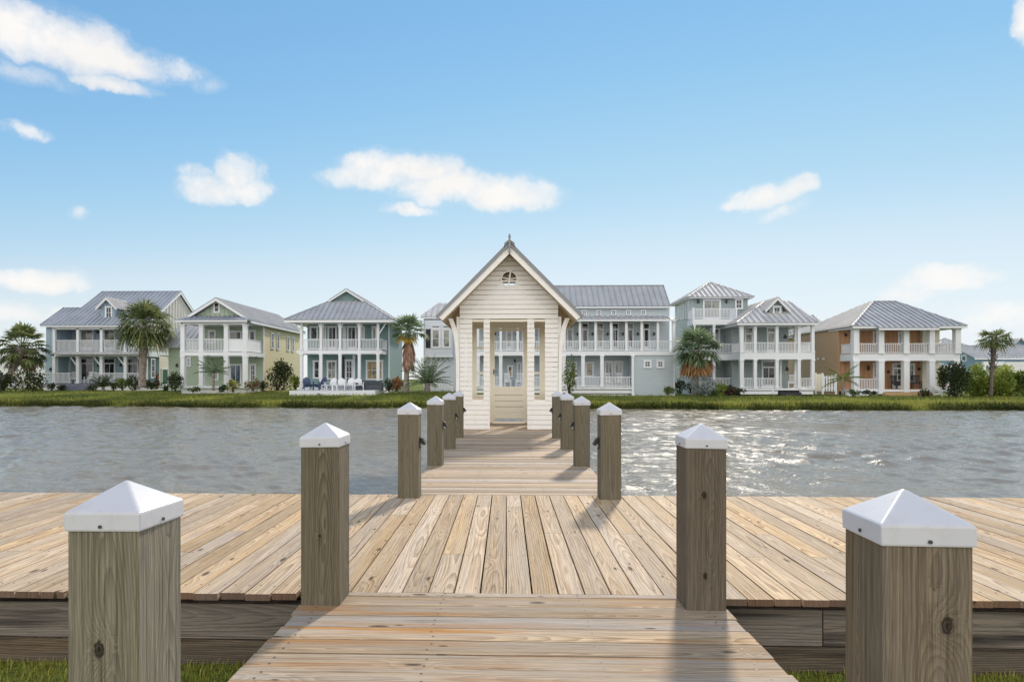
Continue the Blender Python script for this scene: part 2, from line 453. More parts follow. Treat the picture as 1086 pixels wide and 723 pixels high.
sun.rotation_euler = sd.to_track_quat('Z', 'Y').to_euler(); sun.location = (0, 0, 40)
scene.view_settings.view_transform = 'Standard'; scene.view_settings.look = 'None'
scene.cycles.sample_clamp_direct = 5.0
scene.view_settings.exposure = 0.45; scene.view_settings.gamma = 1.0

world = bpy.data.worlds.new('World'); scene.world = world; world.use_nodes = True
w = NT(world)
bg = w.n['Background']; out = w.n['World Output']
sky = w.new('ShaderNodeTexSky', sky_type='NISHITA')
sky.sun_disc = False; sky.sun_elevation = SUN_EL; sky.sun_rotation = SUN_AZ
sky.altitude = 0; sky.air_density = 1.0; sky.dust_density = 0.0; sky.ozone_density = 2.5
SKY_STRENGTH = 0.10
w.put(bg, 'Strength', SKY_STRENGTH)
# tone curve of the sky light: the bright horizon is compressed the way the photograph's sky is
pre = w.new('ShaderNodeVectorMath', operation='SCALE'); w.l.new(sky.outputs[0], pre.inputs[0]); pre.inputs['Scale'].default_value = 0.08
cv = w.new('ShaderNodeRGBCurve'); w.l.new(pre.outputs[0], cv.inputs['Color'])
for ci, pts in enumerate([[(0,0),(.144,.245),(.232,.45),(.376,.71),(.824,.86),(1,.87)],
                          [(0,0),(.248,.50),(.384,.69),(.576,.845),(.888,.905),(1,.91)],
                          [(0,0),(.455,.82),(.63,.89),(.78,.935),(1,.95)]]):
    c_ = cv.mapping.curves[ci]
    c_.points[0].location = pts[0]; c_.points[1].location = pts[-1]
    for p_ in pts[1:-1]: c_.points.new(*p_)
cv.mapping.update()
post_ = w.new('ShaderNodeVectorMath', operation='SCALE'); w.l.new(cv.outputs[0], post_.inputs[0]); post_.inputs['Scale'].default_value = 7.4
w.l.new(post_.outputs[0], bg.inputs['Color'])
dirv = w.new('ShaderNodeTexCoord').outputs['Generated']
ds = w.sep(dirv)
az = w.math('ARCTAN2', ds[0], ds[1])
el = w.math('ARCTAN2', ds[2], w.math('SQRT', w.math('ADD', w.math('MULTIPLY', ds[0], ds[0]), w.math('MULTIPLY', ds[1], ds[1]))))
nA = w.noise(dirv, 9.0, 6, 0.6); nB = w.noise(dirv, 34.0, 4, 0.6)
wx = w.math('MULTIPLY', w.math('SUBTRACT', nA, 0.5), 0.10)
az2 = w.math('ADD', az, wx)
nA2 = w.noise(w.comb(ds[1], ds[2], ds[0]), 11.0, 5, 0.6)
el2 = w.math('ADD', el, w.math('MULTIPLY', w.math('SUBTRACT', nA2, 0.5), 0.05))
CL = [  # image place and half-size of each puff, density; turned into bearings in the sky
 (60,45,80,30,1.0),(20,35,70,30,1.0),(115,62,70,20,.9),(160,68,50,13,.7),(110,88,45,9,.8),(215,88,20,8,.25),(25,78,40,9,.3),
 (38,145,22,9,.8),(247,186,27,20,.85),(222,203,34,15,.8),(203,184,17,9,.45),(256,206,31,15,.85),(82,223,13,9,.35),
 (40,297,50,12,.95),(30,333,60,10,.5),
 (425,182,58,19,1.0),(470,200,60,18,1.0),(395,192,50,14,.9),(540,207,52,18,.95),(435,223,32,6,.75),
 (812,208,34,11,.8),(838,203,28,12,.75),(828,225,24,9,.4),
 (1010,299,58,13,.85),(975,311,45,9,.5),(1070,340,45,14,.55),(1088,22,24,26,.9)]
mask = None
def bearing(px, py):
    d = V((CS*(px-PPX)/FPX - SN, SN*(px-PPX)/FPX + CS, (PPY-py)/FPX))
    return math.atan2(d.x, d.y), math.atan2(d.z, math.hypot(d.x, d.y))
for (px, py, sx, sy, dn) in CL:
    sx *= 1.32; sy *= 1.55
    a0, e0 = bearing(px, py); a1, _ = bearing(px+sx, py); _, e1 = bearing(px, py-sy)
    du = w.math('DIVIDE', w.math('SUBTRACT', az2, a0), abs(a1-a0)); dv = w.math('DIVIDE', w.math('SUBTRACT', el2, e0), abs(e1-e0))
    # flat bases: the lower half is squeezed
    dv = w.math('MAXIMUM', dv, w.math('MULTIPLY', dv, -1.35))
    f = w.math('SUBTRACT', 1.0, w.math('ADD', w.math('MULTIPLY', du, du), w.math('MULTIPLY', dv, dv)))
    f = w.math('MULTIPLY', w.math('MAXIMUM', f, 0.0), dn)
    mask = f if mask is None else w.math('MAXIMUM', mask, f)
soft = w.math('MINIMUM', w.math('MULTIPLY', mask, 2.5), 1.0)
nW = w.noise(dirv, 16.0, 8, 0.68)
front = w.math('ADD', mask, w.math('MULTIPLY', soft, w.math('ADD', w.math('MULTIPLY', w.math('SUBTRACT', nW, 0.5), 1.5), w.math('MULTIPLY', w.math('SUBTRACT', nB, 0.5), 0.5))))
front = w.ramp(front, [(0.0, 0.0), (0.22, 0.12), (0.5, 0.55), (0.95, 0.95)], 'LINEAR')
# unseen bright cloud bank, added behind the viewer as fill light
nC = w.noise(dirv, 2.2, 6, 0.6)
fill_mask = w.math('MULTIPLY', w.ramp(nC, [(0.36, 0.0), (0.52, 1.0)]), w.ramp(w.math('MULTIPLY', ds[1], -1.0), [(0.0, 0.0), (0.35, 1.0)]))
cmask = w.math('MAXIMUM', front, fill_mask)
cbg = w.new('ShaderNodeBackground')
CLOUD = 0.74; BACK_FILL = 0.68
shade = w.math('ADD', 0.90, w.math('MULTIPLY', nA, 0.18))
w.put(cbg, 'Color', w.mix(1.0, (1.0, 0.965, 0.93), w.comb(shade, shade, shade), 'MULTIPLY'))
w.put(cbg, 'Strength', w.math('ADD', CLOUD, w.math('MULTIPLY', fill_mask, BACK_FILL)))
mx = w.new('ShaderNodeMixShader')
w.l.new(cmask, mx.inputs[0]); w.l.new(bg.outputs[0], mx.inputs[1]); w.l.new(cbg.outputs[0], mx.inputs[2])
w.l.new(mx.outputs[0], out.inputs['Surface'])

# ---------------------------------------------------------------- ground, pond
WZ = -0.75
def shore(x): return 40.3 - 0.065*x + 0.5*math.sin(x*0.21+1.0) + 0.25*math.sin(x*0.73)
def gz(x, y):
    if y < 3.30: return -0.41
    if y < 3.62: return -0.41
    if y < 5.0: return -0.41 - (y-3.62)/1.38*1.6
    s = shore(x)
    if y < s - 2.5: return -2.0
    if y < s: return -2.0 + (y-s+2.5)/2.5*1.2
    t = y - s
    base = -0.80 + 0.26*min(t, 0.6)/0.6 + 0.16*min(max(t-0.6, 0)/7.0, 1.0)
    lf = min(1.0, max(0.0, (12.0-x)/14.0))
    if y > s + 4: base += (0.10 + 0.26*lf)*min(y-s-4, 10)/10 + 0.004*min(max(y-s-14, 0), 60)*lf
    base += (0.06*math.sin(x*0.5+y*0.3)*math.sin(x*0.17-0.4*y))*min(1, t/1.5)
    return base
def build_ground():
    xs = [-420,-250,-160,-110,-80] + [-60+0.8*i for i in range(151)] + [80,110,160,250,420]
    ys = [-80,-30,-8,-2,1,2.2,2.8,3.3,3.62,4.2,5,10,20,30] + [33+0.35*i for i in range(60)] + [55,57,60,65,72,85,110,160,300,700]
    vs = [(x, y, gz(x, y)) for y in ys for x in xs]
    nx = len(xs)
    fs = [(j*nx+i, j*nx+i+1, (j+1)*nx+i+1, (j+1)*nx+i) for j in range(len(ys)-1) for i in range(nx-1)]
    me = bpy.data.meshes.new('ground'); me.from_pydata(vs, [], fs); me.materials.append(M['ground'])
    me.polygons.foreach_set('use_smooth', [True]*len(fs))
    o = bpy.data.objects.new('ground', me); col.objects.link(o); tag(o, 'grassy ground on both sides of the pond', None, None, 'structure')
build_ground()
def build_water():
    import numpy as np
    rg = np.random.default_rng(5)
    ys = [3.7]
    while ys[-1] < 44.5: ys.append(ys[-1] + (0.048 if ys[-1] < 13 else 0.075 if ys[-1] < 24 else 0.11))
    ys = np.array(ys); nc = 860
    ts = np.linspace(-1, 1, nc)
    Yg = np.repeat(ys[:, None], nc, 1); Xg = ts[None, :]*(Yg*0.98 + 1.5)
    Z = np.zeros_like(Xg)
    N = 44
    for i in range(N):
        lam = 0.19*(1.6/0.19)**(i/(N-1)); k = 2*math.pi/lam
        th = math.radians(90 - 22 + rg.normal(0, 34))
        amp = 0.165*math.sqrt(2/N)/k*(1.0 if lam < 0.5 else 1.25)
        Z += amp*np.sin(k*(math.cos(th)*Xg + math.sin(th)*Yg) + rg.uniform(0, 6.28))
    gust = 0.85 + 0.22*np.sin(0.31*Xg+0.22*Yg+1.0) + 0.20*np.sin(-0.17*Xg+0.43*Yg+2.2) + 0.12*np.sin(0.9*Xg+0.5*Yg)
    Z *= np.clip(gust, 0.35, 1.5)
    Z += WZ
    vs = np.stack([Xg.ravel(), Yg.ravel(), Z.ravel()], 1)
    nr = len(ys)
    jj, ii = np.meshgrid(np.arange(nr-1), np.arange(nc-1), indexing='ij')
    a = (jj*nc+ii).ravel()
    fs = np.stack([a, a+1, a+nc+1, a+nc], 1)
    big = np.array([(-300, 3.66, WZ-.10), (300, 3.66, WZ-.10), (300, 80, WZ-.10), (-300, 80, WZ-.10)])
    nv = len(vs); vs = np.concatenate([vs, big]); fs = np.concatenate([fs, [[nv, nv+1, nv+2, nv+3]]])
    me = bpy.data.meshes.new('pond_water'); me.from_pydata(vs.tolist(), [], fs.tolist()); me.materials.append(M['water'])
    me.polygons.foreach_set('use_smooth', [True]*len(fs))
    o = bpy.data.objects.new('pond_water', me); col.objects.link(o)
    tag(o, 'rippled pond water between the deck and the houses', None, None, 'structure')
build_water()

# ---------------------------------------------------------------- deck, walkway, pier, bulkhead
CX = 0.025
DY0, DY1 = 3.40, 6.36
def plank_y(mb, xc, y0, y1, z1, w=0.1365, t=0.036):
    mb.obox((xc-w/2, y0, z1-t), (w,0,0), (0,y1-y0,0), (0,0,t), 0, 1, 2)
mb = MB(); r1 = random.Random(3); p = 0.1425
n0 = int(9.5/p)
for i in range(-n0, n0+1):
    xc = CX + 0.045 + i*p
    j0 = r1.uniform(-0.012, 0.012); y0 = DY0 + j0
    if abs(xc-CX) < 1.15: y0 = DY0 + 0.045
    dz = r1.uniform(-0.002, 0.002)
    cuts = [y0]
    if r1.random() < 0.42: cuts.append(r1.choice([DY0+0.8, DY0+1.4, DY0+2.0, DY0+2.4]))
    cuts.append(DY1 + r1.uniform(-0.01, 0.01))
    for a, b2 in zip(cuts[:-1], cuts[1:]):
        plank_y(mb, xc + r1.uniform(-.0012,.0012), a+0.0015, b2-0.0015, dz, 0.1335)
    for yy in (DY0+0.14, DY0+0.8, DY0+1.4, DY0+2.0, DY0+2.4, DY1-0.10):
        for sx in (-0.042, 0.042):
            c = V((xc+sx+r1.uniform(-.006,.006), yy+r1.uniform(-.01,.01), dz+0.0012))
            mb.poly([c + V((math.cos(k*1.047)*0.0058, math.sin(k*1.047)*0.0058, 0)) for k in range(6)], 1)
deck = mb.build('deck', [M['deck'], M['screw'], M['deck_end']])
tag(deck, 'wide sunlit pine plank deck running along the near edge of the pond', 'deck')
mb = MB()
for yy in (DY0+0.15, DY0+0.8, DY0+1.4, DY0+2.0, DY0+2.4, DY1-0.12):
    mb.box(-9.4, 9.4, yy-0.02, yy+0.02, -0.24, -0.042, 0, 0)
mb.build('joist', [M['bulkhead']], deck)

def cross_planks(y0, y1, hw, seed, z=0.0, pitch=0.1425, cuts=False):
    mb = MB(); r = random.Random(seed); y = y0
    while y < y1 - 0.02:
        g_ = r.uniform(.003,.0052); a, b2 = y+g_, min(y+pitch-g_, y1)
        e0, e1 = CX-hw+r.uniform(-.012,.012), CX+hw+r.uniform(-.012,.012)
        dz = z + r.uniform(-.0025,.0025)
        mb.obox((e0, a, dz-0.036), (e1-e0,0,0), (0,b2-a,0), (0,0,0.036), 0, 0)
        for xx in (e0+0.1, CX-hw/3, CX+hw/3, e1-0.1):
            for q in (0.28, 0.72):
                c = V((xx+r.uniform(-.01,.01), a+(b2-a)*q+r.uniform(-.006,.006), dz+0.0012))
                mb.poly([c + V((math.cos(k*1.047)*0.0058, math.sin(k*1.047)*0.0058, 0)) for k in range(6)], 1)
        y += pitch
    return mb
walk = cross_planks(-1.6, DY0+0.042, 1.09, 11).build('boardwalk', [M['walk'], M['screw']])
tag(walk, 'weathered grey-brown boardwalk of crosswise boards leading from the lawn onto the deck', 'walkway')
mb = MB()
for xx in (-0.98, 0, 0.98): mb.box(CX+xx-0.02, CX+xx+0.02, -1.5, DY0-0.03, -0.24, -0.042, 0, 1)
mb.build('stringer', [M['bulkhead']], walk)
pier = cross_planks(DY1+0.018, 17.3, 1.08, 23).build('pier', [M['pier'], M['screw']])
tag(pier, 'narrow plank pier running from the deck out over the water to the white pavilion', 'pier')
mb = MB()
for xx in (-0.98, 0, 0.98): mb.box(CX+xx-0.025, CX+xx+0.025, DY1+0.03, 17.2, -0.24, -0.042, 0, 1)
mb.build('stringer', [M['bulkhead']], pier)

mb = MB()
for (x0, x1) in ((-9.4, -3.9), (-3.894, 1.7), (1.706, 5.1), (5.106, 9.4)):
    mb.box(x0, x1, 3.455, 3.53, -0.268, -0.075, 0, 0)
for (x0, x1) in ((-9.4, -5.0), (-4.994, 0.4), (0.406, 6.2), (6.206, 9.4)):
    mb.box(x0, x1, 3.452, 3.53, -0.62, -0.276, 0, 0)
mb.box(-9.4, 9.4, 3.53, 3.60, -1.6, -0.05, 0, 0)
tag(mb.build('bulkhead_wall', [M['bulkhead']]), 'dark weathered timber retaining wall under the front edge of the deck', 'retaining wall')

# ---------------------------------------------------------------- posts
PW = 0.201
def make_post(name_label, x, y, zt, rz, mat, zb, lamp=0, seed=0, zoff=0.0, near=False):
    """zt = lower edge of cap, zb = foot"""
    root = thing('wooden_post', (x, y, zb), name_label, 'post', 'white capped wooden posts along the walkway and pier', rz)
    h = zt - zb
    mb = MB()
    n = 14; rr = random.Random(seed+40)
    zs = [0, h+0.03]
    c = 0.006
    prof = [(-PW/2+c,-PW/2),(PW/2-c,-PW/2),(PW/2,-PW/2+c),(PW/2,PW/2-c),(PW/2-c,PW/2),(-PW/2+c,PW/2),(-PW/2,PW/2-c),(-PW/2,-PW/2+c)]
    off = rr.random()*9
    k = len(prof)
    # four wide faces share no vertices so that each face shows its own grain
    for i in range(k):
        a, b2 = prof[i], prof[(i+1) % k]
        ux0, ux1 = (-0.5*math.dist(a, b2), 0.5*math.dist(a, b2))
        if near: vv0, vv1 = i*5.0+zb, i*5.0+h+0.03+zb
        else: vv0, vv1 = off + i*3.0, off + i*3.0 + h+0.03
        mb.poly([(a[0],a[1],0),(b2[0],b2[1],0),(b2[0],b2[1],h+0.03),(a[0],a[1],h+0.03)], 0, [(ux0,vv0),(ux1,vv0),(ux1,vv1),(ux0,vv1)])
    o = mb.build('shaft', [mat], root, fix=False)
    # cap
    mb = MB(); W = 0.212; s0, s1, ap = h-0.001, h+0.049, h+0.122
    q = W/2; r_ = 0.006
    mb.v += [V((sx*q, sy*q, s0)) for sx, sy in ((-1,-1),(1,-1),(1,1),(-1,1))]
    mb.v += [V((sx*q, sy*q, s1)) for sx, sy in ((-1,-1),(1,-1),(1,1),(-1,1))]
    mb.v += [V((0,0,ap))]
    for i in range(4):
        j = (i+1) % 4
        mb.face([i, j, 4+j, 4+i]); mb.face([4+i, 4+j, 8])
    mb.face([3,2,1,0])
    tilt = Matrix.Rotation(R(rr.uniform(-1.3, 1.3)), 4, 'X') @ Matrix.Rotation(R(rr.uniform(-1.3, 1.3)), 4, 'Y') @ Matrix.Rotation(R(rr.uniform(-1.5, 1.5)), 4, 'Z')
    mb.v = [tilt @ (v_ - V((0,0,h))) + V((0,0,h)) for v_ in mb.v]
    cap = mb.build('cap', [M['cap']], root, bevel=0.0055)
    for px in cap.data.polygons: px.use_smooth = False
    for i in range(4):
        mb = MB(); a = i*math.pi/2
        d = V((math.sin(a), -math.cos(a), 0)); sx = V((math.cos(a), math.sin(a), 0)); up = V((0,0,1))
        c0 = d*(q+0.0005) + up*(h+0.014)
        pts = [c0 + sx*math.cos(t*0.785)*0.0048 + up*math.sin(t*0.785)*0.0048 for t in range(8)]
        mb.prism(pts, d*0.0035)
        mb.build('screw', [M['screw']], cap)
    if lamp:
        # small black step light on the face towards the walkway
        mb = MB(); z0 = h*0.0 + (0.545 - zb)
        d = V((lamp,0,0)); fx = lamp*(PW/2)
        mb.box(min(fx,fx+lamp*0.012), max(fx,fx+lamp*0.012), -0.038, 0.038, z0-0.06, z0+0.05)
        hood = [(fx+lamp*0.012, z0+0.045), (fx+lamp*0.03, z0+0.04), (fx+lamp*0.062, z0-0.018), (fx+lamp*0.050, z0-0.03), (fx+lamp*0.012, z0-0.005)]
        mb.prism([(a, -0.042, b2) for a, b2 in hood], (0, 0.084, 0))
        ln = mb.build('step_light', [M['black']], root)
        mb = MB()
        mb.box(min(fx+lamp*0.012, fx+lamp*0.03), max(fx+lamp*0.012, fx+lamp*0.03), -0.03, 0.03, z0-0.045, z0-0.012)
        mb.build('lens', [M['lens']], ln)
    return root
# near-post materials carry the big knots seen on their front faces (u across the face, v = height above the deck)
pl_n = wood('post_near_knot_low', (0.27,0.24,0.165), PD, (0.22,0.215,0.165), 0.55, ring=150, ringamt=0.7, knots=((-0.008,0.452,0.016),), knotden=0.97, tint=0.1, spread=0.5, rough=0.8, streak=1.3, long_dark=0.75, bumpd=0.008)
pr_n = wood('post_near_knot_high', (0.24,0.19,0.125), (0.07,0.047,0.03), (0.19,0.168,0.135), 0.5, ring=150, ringamt=0.7, knots=((0.041,0.588,0.015),), knotden=0.97, tint=0.1, spread=0.5, rough=0.8, streak=1.3, long_dark=0.8, bumpd=0.008)
pl_m = wood('post_mid_cathedral', PL, PD, PG, 0.4, ring=130, ringamt=0.95, knots=((0.0,0.36,0.006),), knotden=0.99, tint=0.1, spread=0.4, rough=0.8, streak=1.1, long_dark=0.65, bumpd=0.008)
pr_m = wood('post_mid_two_knots', (0.18,0.143,0.10), (0.06,0.042,0.028), (0.145,0.132,0.11), 0.45, ring=150, ringamt=0.8, knots=((-0.011,0.582,0.013),(-0.006,0.175,0.012)), knotden=0.98, tint=0.1, spread=0.4, rough=0.8, streak=1.2, long_dark=0.75, bumpd=0.008)
make_post('nearest grey post with one low dark knot, in the grass beside the boardwalk', -1.066, 1.745, 0.765, R(-4), pl_n, -0.43, 0, 1, near=True)
make_post('nearest brown post with one dark knot higher up, in the grass beside the boardwalk', 1.005, 1.625, 0.772, R(-4), pr_n, -0.43, 0, 2, near=True)
make_post('capped post with arched cathedral grain where the boardwalk meets the deck', CX-0.985, 3.33, 0.818, R(-1.0), pl_m, 0.0, 0, 3, near=True)
make_post('capped post with two knots one above the other where boardwalk meets deck', CX+0.985, 3.32, 0.818, R(-0.5), pr_m, 0.0, 0, 4, near=True)
ordn = ['first', 'second', 'third', 'fourth']
for i, y in enumerate((6.25, 8.54, 10.58, 12.55)):
    zb = 0.0 if i == 0 else -1.5
    for sgn, side in ((-1, 'left'), (1, 'right')):
        make_post('%s post from the deck along the %s side of the pier, with black step light' % (ordn[i], side), CX+sgn*0.985, y, 0.818, R(rnd.uniform(-1,1)), M['post'], zb, -sgn, 10+i*2+(sgn>0))

# ---------------------------------------------------------------- near lawn blades
def grass_patch(name, spots, hmin, hmax, w, mat, label, seed):
    r = random.Random(seed); mb = MB()
    for (x, y, z) in spots:
        a = r.uniform(0, 6.283); h = r.uniform(hmin, hmax); lean = r.uniform(0.1, 0.7)*h; ww = w*r.uniform(0.6, 1.3)
        d = V((math.cos(a), math.sin(a), 0)); s = V((-d.y, d.x, 0))*ww/2
        p0 = V((x, y, z-0.01)); p1 = p0 + d*lean*0.35 + V((0,0,h*0.6)); p2 = p0 + d*lean + V((0,0,h))
        b = len(mb.v); mb.v += [p0-s, p0+s, p1+s*0.8, p1-s*0.8, p2]
        mb.face([b,b+1,b+2,b+3]); mb.face([b+3,b+2,b+4])
    o = mb.build(name, [mat], fix=False)
    return tag(o, label, None, None, 'stuff')
r2_ = random.Random(5); sp = []
while len(sp) < 22000:
    x = r2_.uniform(-4.2, 4.2); y = 3.44 - abs(r2_.gauss(0, 0.55))
    if abs(x-CX) < 1.12 or y < 1.2: continue
    sp.append((x, y, -0.41))
grass_patch('grass', sp, 0.018, 0.055, 0.006, M['blade'], 'short bright green lawn at the foot of the deck', 6)

# ---------------------------------------------------------------- pavilion
def pavilion():
    Y0 = 14.52; Y1 = 16.8
    hw = 1.13; cx = 0.068
    root = thing('pavilion', (cx, Y0, 0), 'small white slatted pavilion with a steep gable roof at the end of the pier', 'pavilion')
    org = V((cx, Y0, 0))
    def B(mb, name, mats, parent=root, **k): return mb.build(name, mats, parent, org=org, **k)
    fx = lambda px, Y=Y0: XY(px, Y)
    fz = lambda py, Y=Y0: ZZ(py, 0, Y)
    ztop = 4.22; sl = 1.0                      # roof: 45 degrees
    zE = 2.57
    fy0, fy1 = Y0-0.36, Y1+0.45
    lx0, lx1 = fx(487.6), fx(591.9)
    ow = [(fx(500.8), fx(512.9)), (fx(519.5), fx(559.2)), (fx(566.6), fx(578.0))]
    zo1 = fz(341.0); zo0 = fz(424.0)
    pit = (fz(424.4) - 0.012)/6.0
    # front wall boards: real boards with open gaps
    def gable_half(z): return max(0.0, (ztop - 0.20) - z)
    cz = fz(296.0); cr = 0.19; ccx = fx(540.0)
    mb = MB(); z = 0.012; k = 0
    edges = []
    while z < ztop-0.32:
        z1 = min(z + pit - 0.013, ztop-0.24)
        zm = (z+z1)/2
        a, b2 = lx0, lx1
        spans = [(a, b2)]
        if z1 > 2.62:
            pass
        if z >= zo1-0.04:
            pass
        else:
            cuts = []
            if zm > zo0: cuts = ow
            else: cuts = [ow[1]]
            spans = []; c0 = a
            for (u0, u1) in cuts:
                spans.append((c0, u0)); c0 = u1
            spans.append((c0, b2))
        for (s0, s1) in spans:
            th = 0.024
            def trap(x0, x1, za, zb):
                ga, gb = gable_half(za), gable_half(zb)
                xa0, xa1 = max(x0, cx-ga), min(x1, cx+ga); xb0, xb1 = max(x0, cx-gb), min(x1, cx+gb)
                if xa1-xa0 < 0.02: return
                if xb1 < xb0: xb0 = xb1 = (xb0+xb1)/2
                mb.prism([(xa0,Y0,za),(xa1,Y0,za),(xb1,Y0,zb),(xb0,Y0,zb)], (0,th,0))
            if z1 > cz-cr and z < cz+cr:
                # boards stop at the round opening
                N = 8
                for i in range(N):
                    za, zb = z+(z1-z)*i/N, z+(z1-z)*(i+1)/N
                    dz = abs((za+zb)/2-cz)
                    hwid = math.sqrt(max(0, cr*cr-dz*dz))
                    if hwid <= 0: trap(s0, s1, za, zb)
                    else:
                        trap(s0, ccx-hwid, za, zb); trap(ccx+hwid, s1, za, zb)
            else: trap(s0, s1, z, z1)
        z += pit; k += 1
    B(mb, 'front_wall', [M['pwhite']])
    # studs and casings round the openings (cream)
    mb = MB()
    for (u0, u1) in ow:
        zb = 0.005 if (u0, u1) == ow[1] else zo0-0.05
        for x in (u0-0.05, u1+0.012):
            mb.box(x, x+0.038, Y0+0.026, Y0+0.11, zb, zo1+0.045)
        mb.box(u0-0.012, u1+0.012, Y0+0.026, Y0+0.11, zo1+0.003, zo1+0.045)
        if zb > 0.1: mb.box(u0-0.012, u1+0.012, Y0+0.026, Y0+0.11, zo0-0.05, zo0-0.006)
    B(mb, 'opening_casing', [M['pcream']])
    # corner posts and side walls
    for s in (-1, 1):
        x0 = lx0-0.075 if s < 0 else lx1+0.003
        mb = MB(); mb.box(x0, x0+0.072, Y0+0.03, Y0+0.12, -0.25, 2.60); B(mb, 'corner_post', [M['pwhite']])
        x1 = lx0-0.03 if s < 0 else lx1-0.0
        mb = MB(); mb.box(x1, x1+0.03, Y1-0.1, Y1-0.01, -0.25, 2.60); B(mb, 'corner_post', [M['pwhite']])
    for s in (-1, 1):
        mb = MB(); z = 0.012
        xw = lx0+0.004 if s < 0 else lx1-0.028
        while z < 2.55:
            if 0.80 < z < 2.25:
                z += pit; continue
            mb.box(xw, xw+0.024, Y0+0.125, Y1-0.105, z, min(z+pit-0.006, 2.58)); z += pit
        B(mb, 'side_wall', [M['pcream']])
    # rear wall with glazed door and two tall windows
    mb = MB()
    wL = (XY(504.3, Y1), XY(513.5, Y1)); wR = (XY(565.9, Y1), XY(573.4, Y1))
    dL, dR = XY(522.8, Y1), XY(556.9, Y1)
    wL = (wL[0], wL[0]+0.26); wR = (wR[1]-0.26, wR[1])
    zt = ZZ(348.6, 0, Y1); zb = ZZ(418.6, 0, Y1)
    th = 0.06
    mb.box(lx0+0.03, wL[0], Y1, Y1+th, 0, 2.6); mb.box(wL[1], dL, Y1, Y1+th, 0, 2.6)
    mb.box(dR, wR[0], Y1, Y1+th, 0, 2.6); mb.box(wR[1], lx1-0.03, Y1, Y1+th, 0, 2.6)
    for (a, b2) in (wL, wR):
        mb.box(a, b2, Y1, Y1+th, 0, zb); mb.box(a, b2, Y1, Y1+th, zt, 2.6)
    mb.box(dL, dR, Y1, Y1+th, zt+0.02, 2.6)
    B(mb, 'rear_wall', [M['pcream']])
    mb = MB()                                   # rear gable, pierced like the front one
    z = 2.6
    while z < ztop-0.4:
        g0, g1 = min(gable_half(z), hw), min(gable_half(z+pit), hw)
        if abs(z+pit/2-cz) > 0.26: mb.prism([(cx-g0,Y1,z),(cx+g0,Y1,z),(cx+g1,Y1,z+pit-.012),(cx-g1,Y1,z+pit-.012)], (0,.024,0))
        z += pit
    B(mb, 'rear_gable', [M['pcream']])
    for (a, b2) in (wL, wR):
        mb = MB()
        for x in (a, b2-0.03): mb.box(x, x+0.03, Y1-0.03, Y1-0.002, zb-0.05, zt+0.05)
        mb.box(a+.03, b2-.03, Y1-.03, Y1-.002, zt, zt+.05); mb.box(a+.03, b2-.03, Y1-.03, Y1-.002, zb-.05, zb)
        for py in (369.0, 395.5):
            zz = ZZ(py, 0, Y1); mb.box(a+.03, b2-.03, Y1-.026, Y1-.004, zz-.03, zz+.03)
        B(mb, 'window_sash', [M['pcream']])
    # door
    zlock = ZZ(411.0, 0, Y1)
    mb = MB()
    mb.box(dL, dL+0.045, Y1-.02, Y1+.03, 0.07, zt); mb.box(dR-.045, dR, Y1-.02, Y1+.03, 0.07, zt)
    mb.box(dL+.045, dR-.045, Y1-.02, Y1+.03, zt-.06, zt); mb.box(dL+.045, dR-.045, Y1-.02, Y1+.03, zlock-.05, zlock+.03)
    z = 0.11
    n = 5; ph = (zlock-.05-z)/n
    for i in range(n):
        mb.box(dL+.045, dR-.045, Y1-.012, Y1+.015, z+0.014, z+ph); z += ph
    dr = B(mb, 'door', [M['pcream']])
    mb = MB()
    mb.box(dL+.012, dL+.032, Y1-.05, Y1-.022, 1.28, 1.42); mb.bar((dL+.022, Y1-.06, 1.36), (dL+.11, Y1-.06, 1.36), .018, .018)
    B(mb, 'handle', [M['black']], dr)
    # floor
    mb = MB(); mb.box(lx0, lx1, Y0-0.02, Y1+0.15, -0.26, -0.045)
    B(mb, 'floor_frame', [M['bulkhead']])
    # round opening with a crossed frame
    mb = MB(); n = 28
    for i in range(n):
        a0, a1 = 2*math.pi*i/n, 2*math.pi*(i+1)/n
        q = []
        for a in (a0, a1): q.append((V((ccx+math.cos(a)*(cr-.022), Y0-.012, cz+math.sin(a)*(cr-.022))), V((ccx+math.cos(a)*(cr+.008), Y0-.012, cz+math.sin(a)*(cr+.008)))))
        mb.prism([q[0][0], q[0][1], q[1][1], q[1][0]], (0, .05, 0))
    mb.bar((ccx-.02, Y0+.01, cz-cr+.01), (ccx+.03, Y0+.01, cz+cr-.01), .035, .03, (0,1,0))
    mb.bar((ccx-cr+.01, Y0+.013, cz-.045), (ccx+cr-.01, Y0+.013, cz-.045), .03, .03, (0,0,1))
    mb.bar((ccx-cr+.02, Y0+.016, cz+.04), (ccx-.01, Y0+.016, cz+.01), .028, .02, (0,0,1))
    mb.bar((ccx+.02, Y0+.016, cz+.0), (ccx+cr-.02, Y0+.016, cz+.03), .028, .02, (0,0,1))
    B(mb, 'round_window', [M['pwhite']])
    # roof
    for s in (-1, 1):
        mb = MB()
        xe = cx + s*1.63
        pts = [(xe, fy0, zE), (xe, fy1, zE), (cx, fy1, ztop), (cx, fy0, ztop)]
        roof_plane(mb, pts, 0.035, 0.42, 0.03, 0.03)
        rf = B(mb, 'roof', [M['flash']])
        mb = MB()                               # boards under the metal and rafter tails
        nn = V((s*0.7071, 0, 0.7071))
        dd = V((-s*0.7071, 0, 0.7071))
        o = V((xe, fy0+0.01, zE)) - nn*0.037
        Ls = 1.63*1.4142
        mb.obox(o - nn*0.025, dd*(Ls-0.04), (0, fy1-fy0-.02, 0), nn*0.023)
        yy = fy0+0.25
        while yy < fy1-0.1:
            mb.obox(o - nn*0.115 + V((0, yy-fy0, 0)) + dd*0.03, dd*(Ls-0.16), (0, 0.04, 0), nn*0.088); yy += 0.36
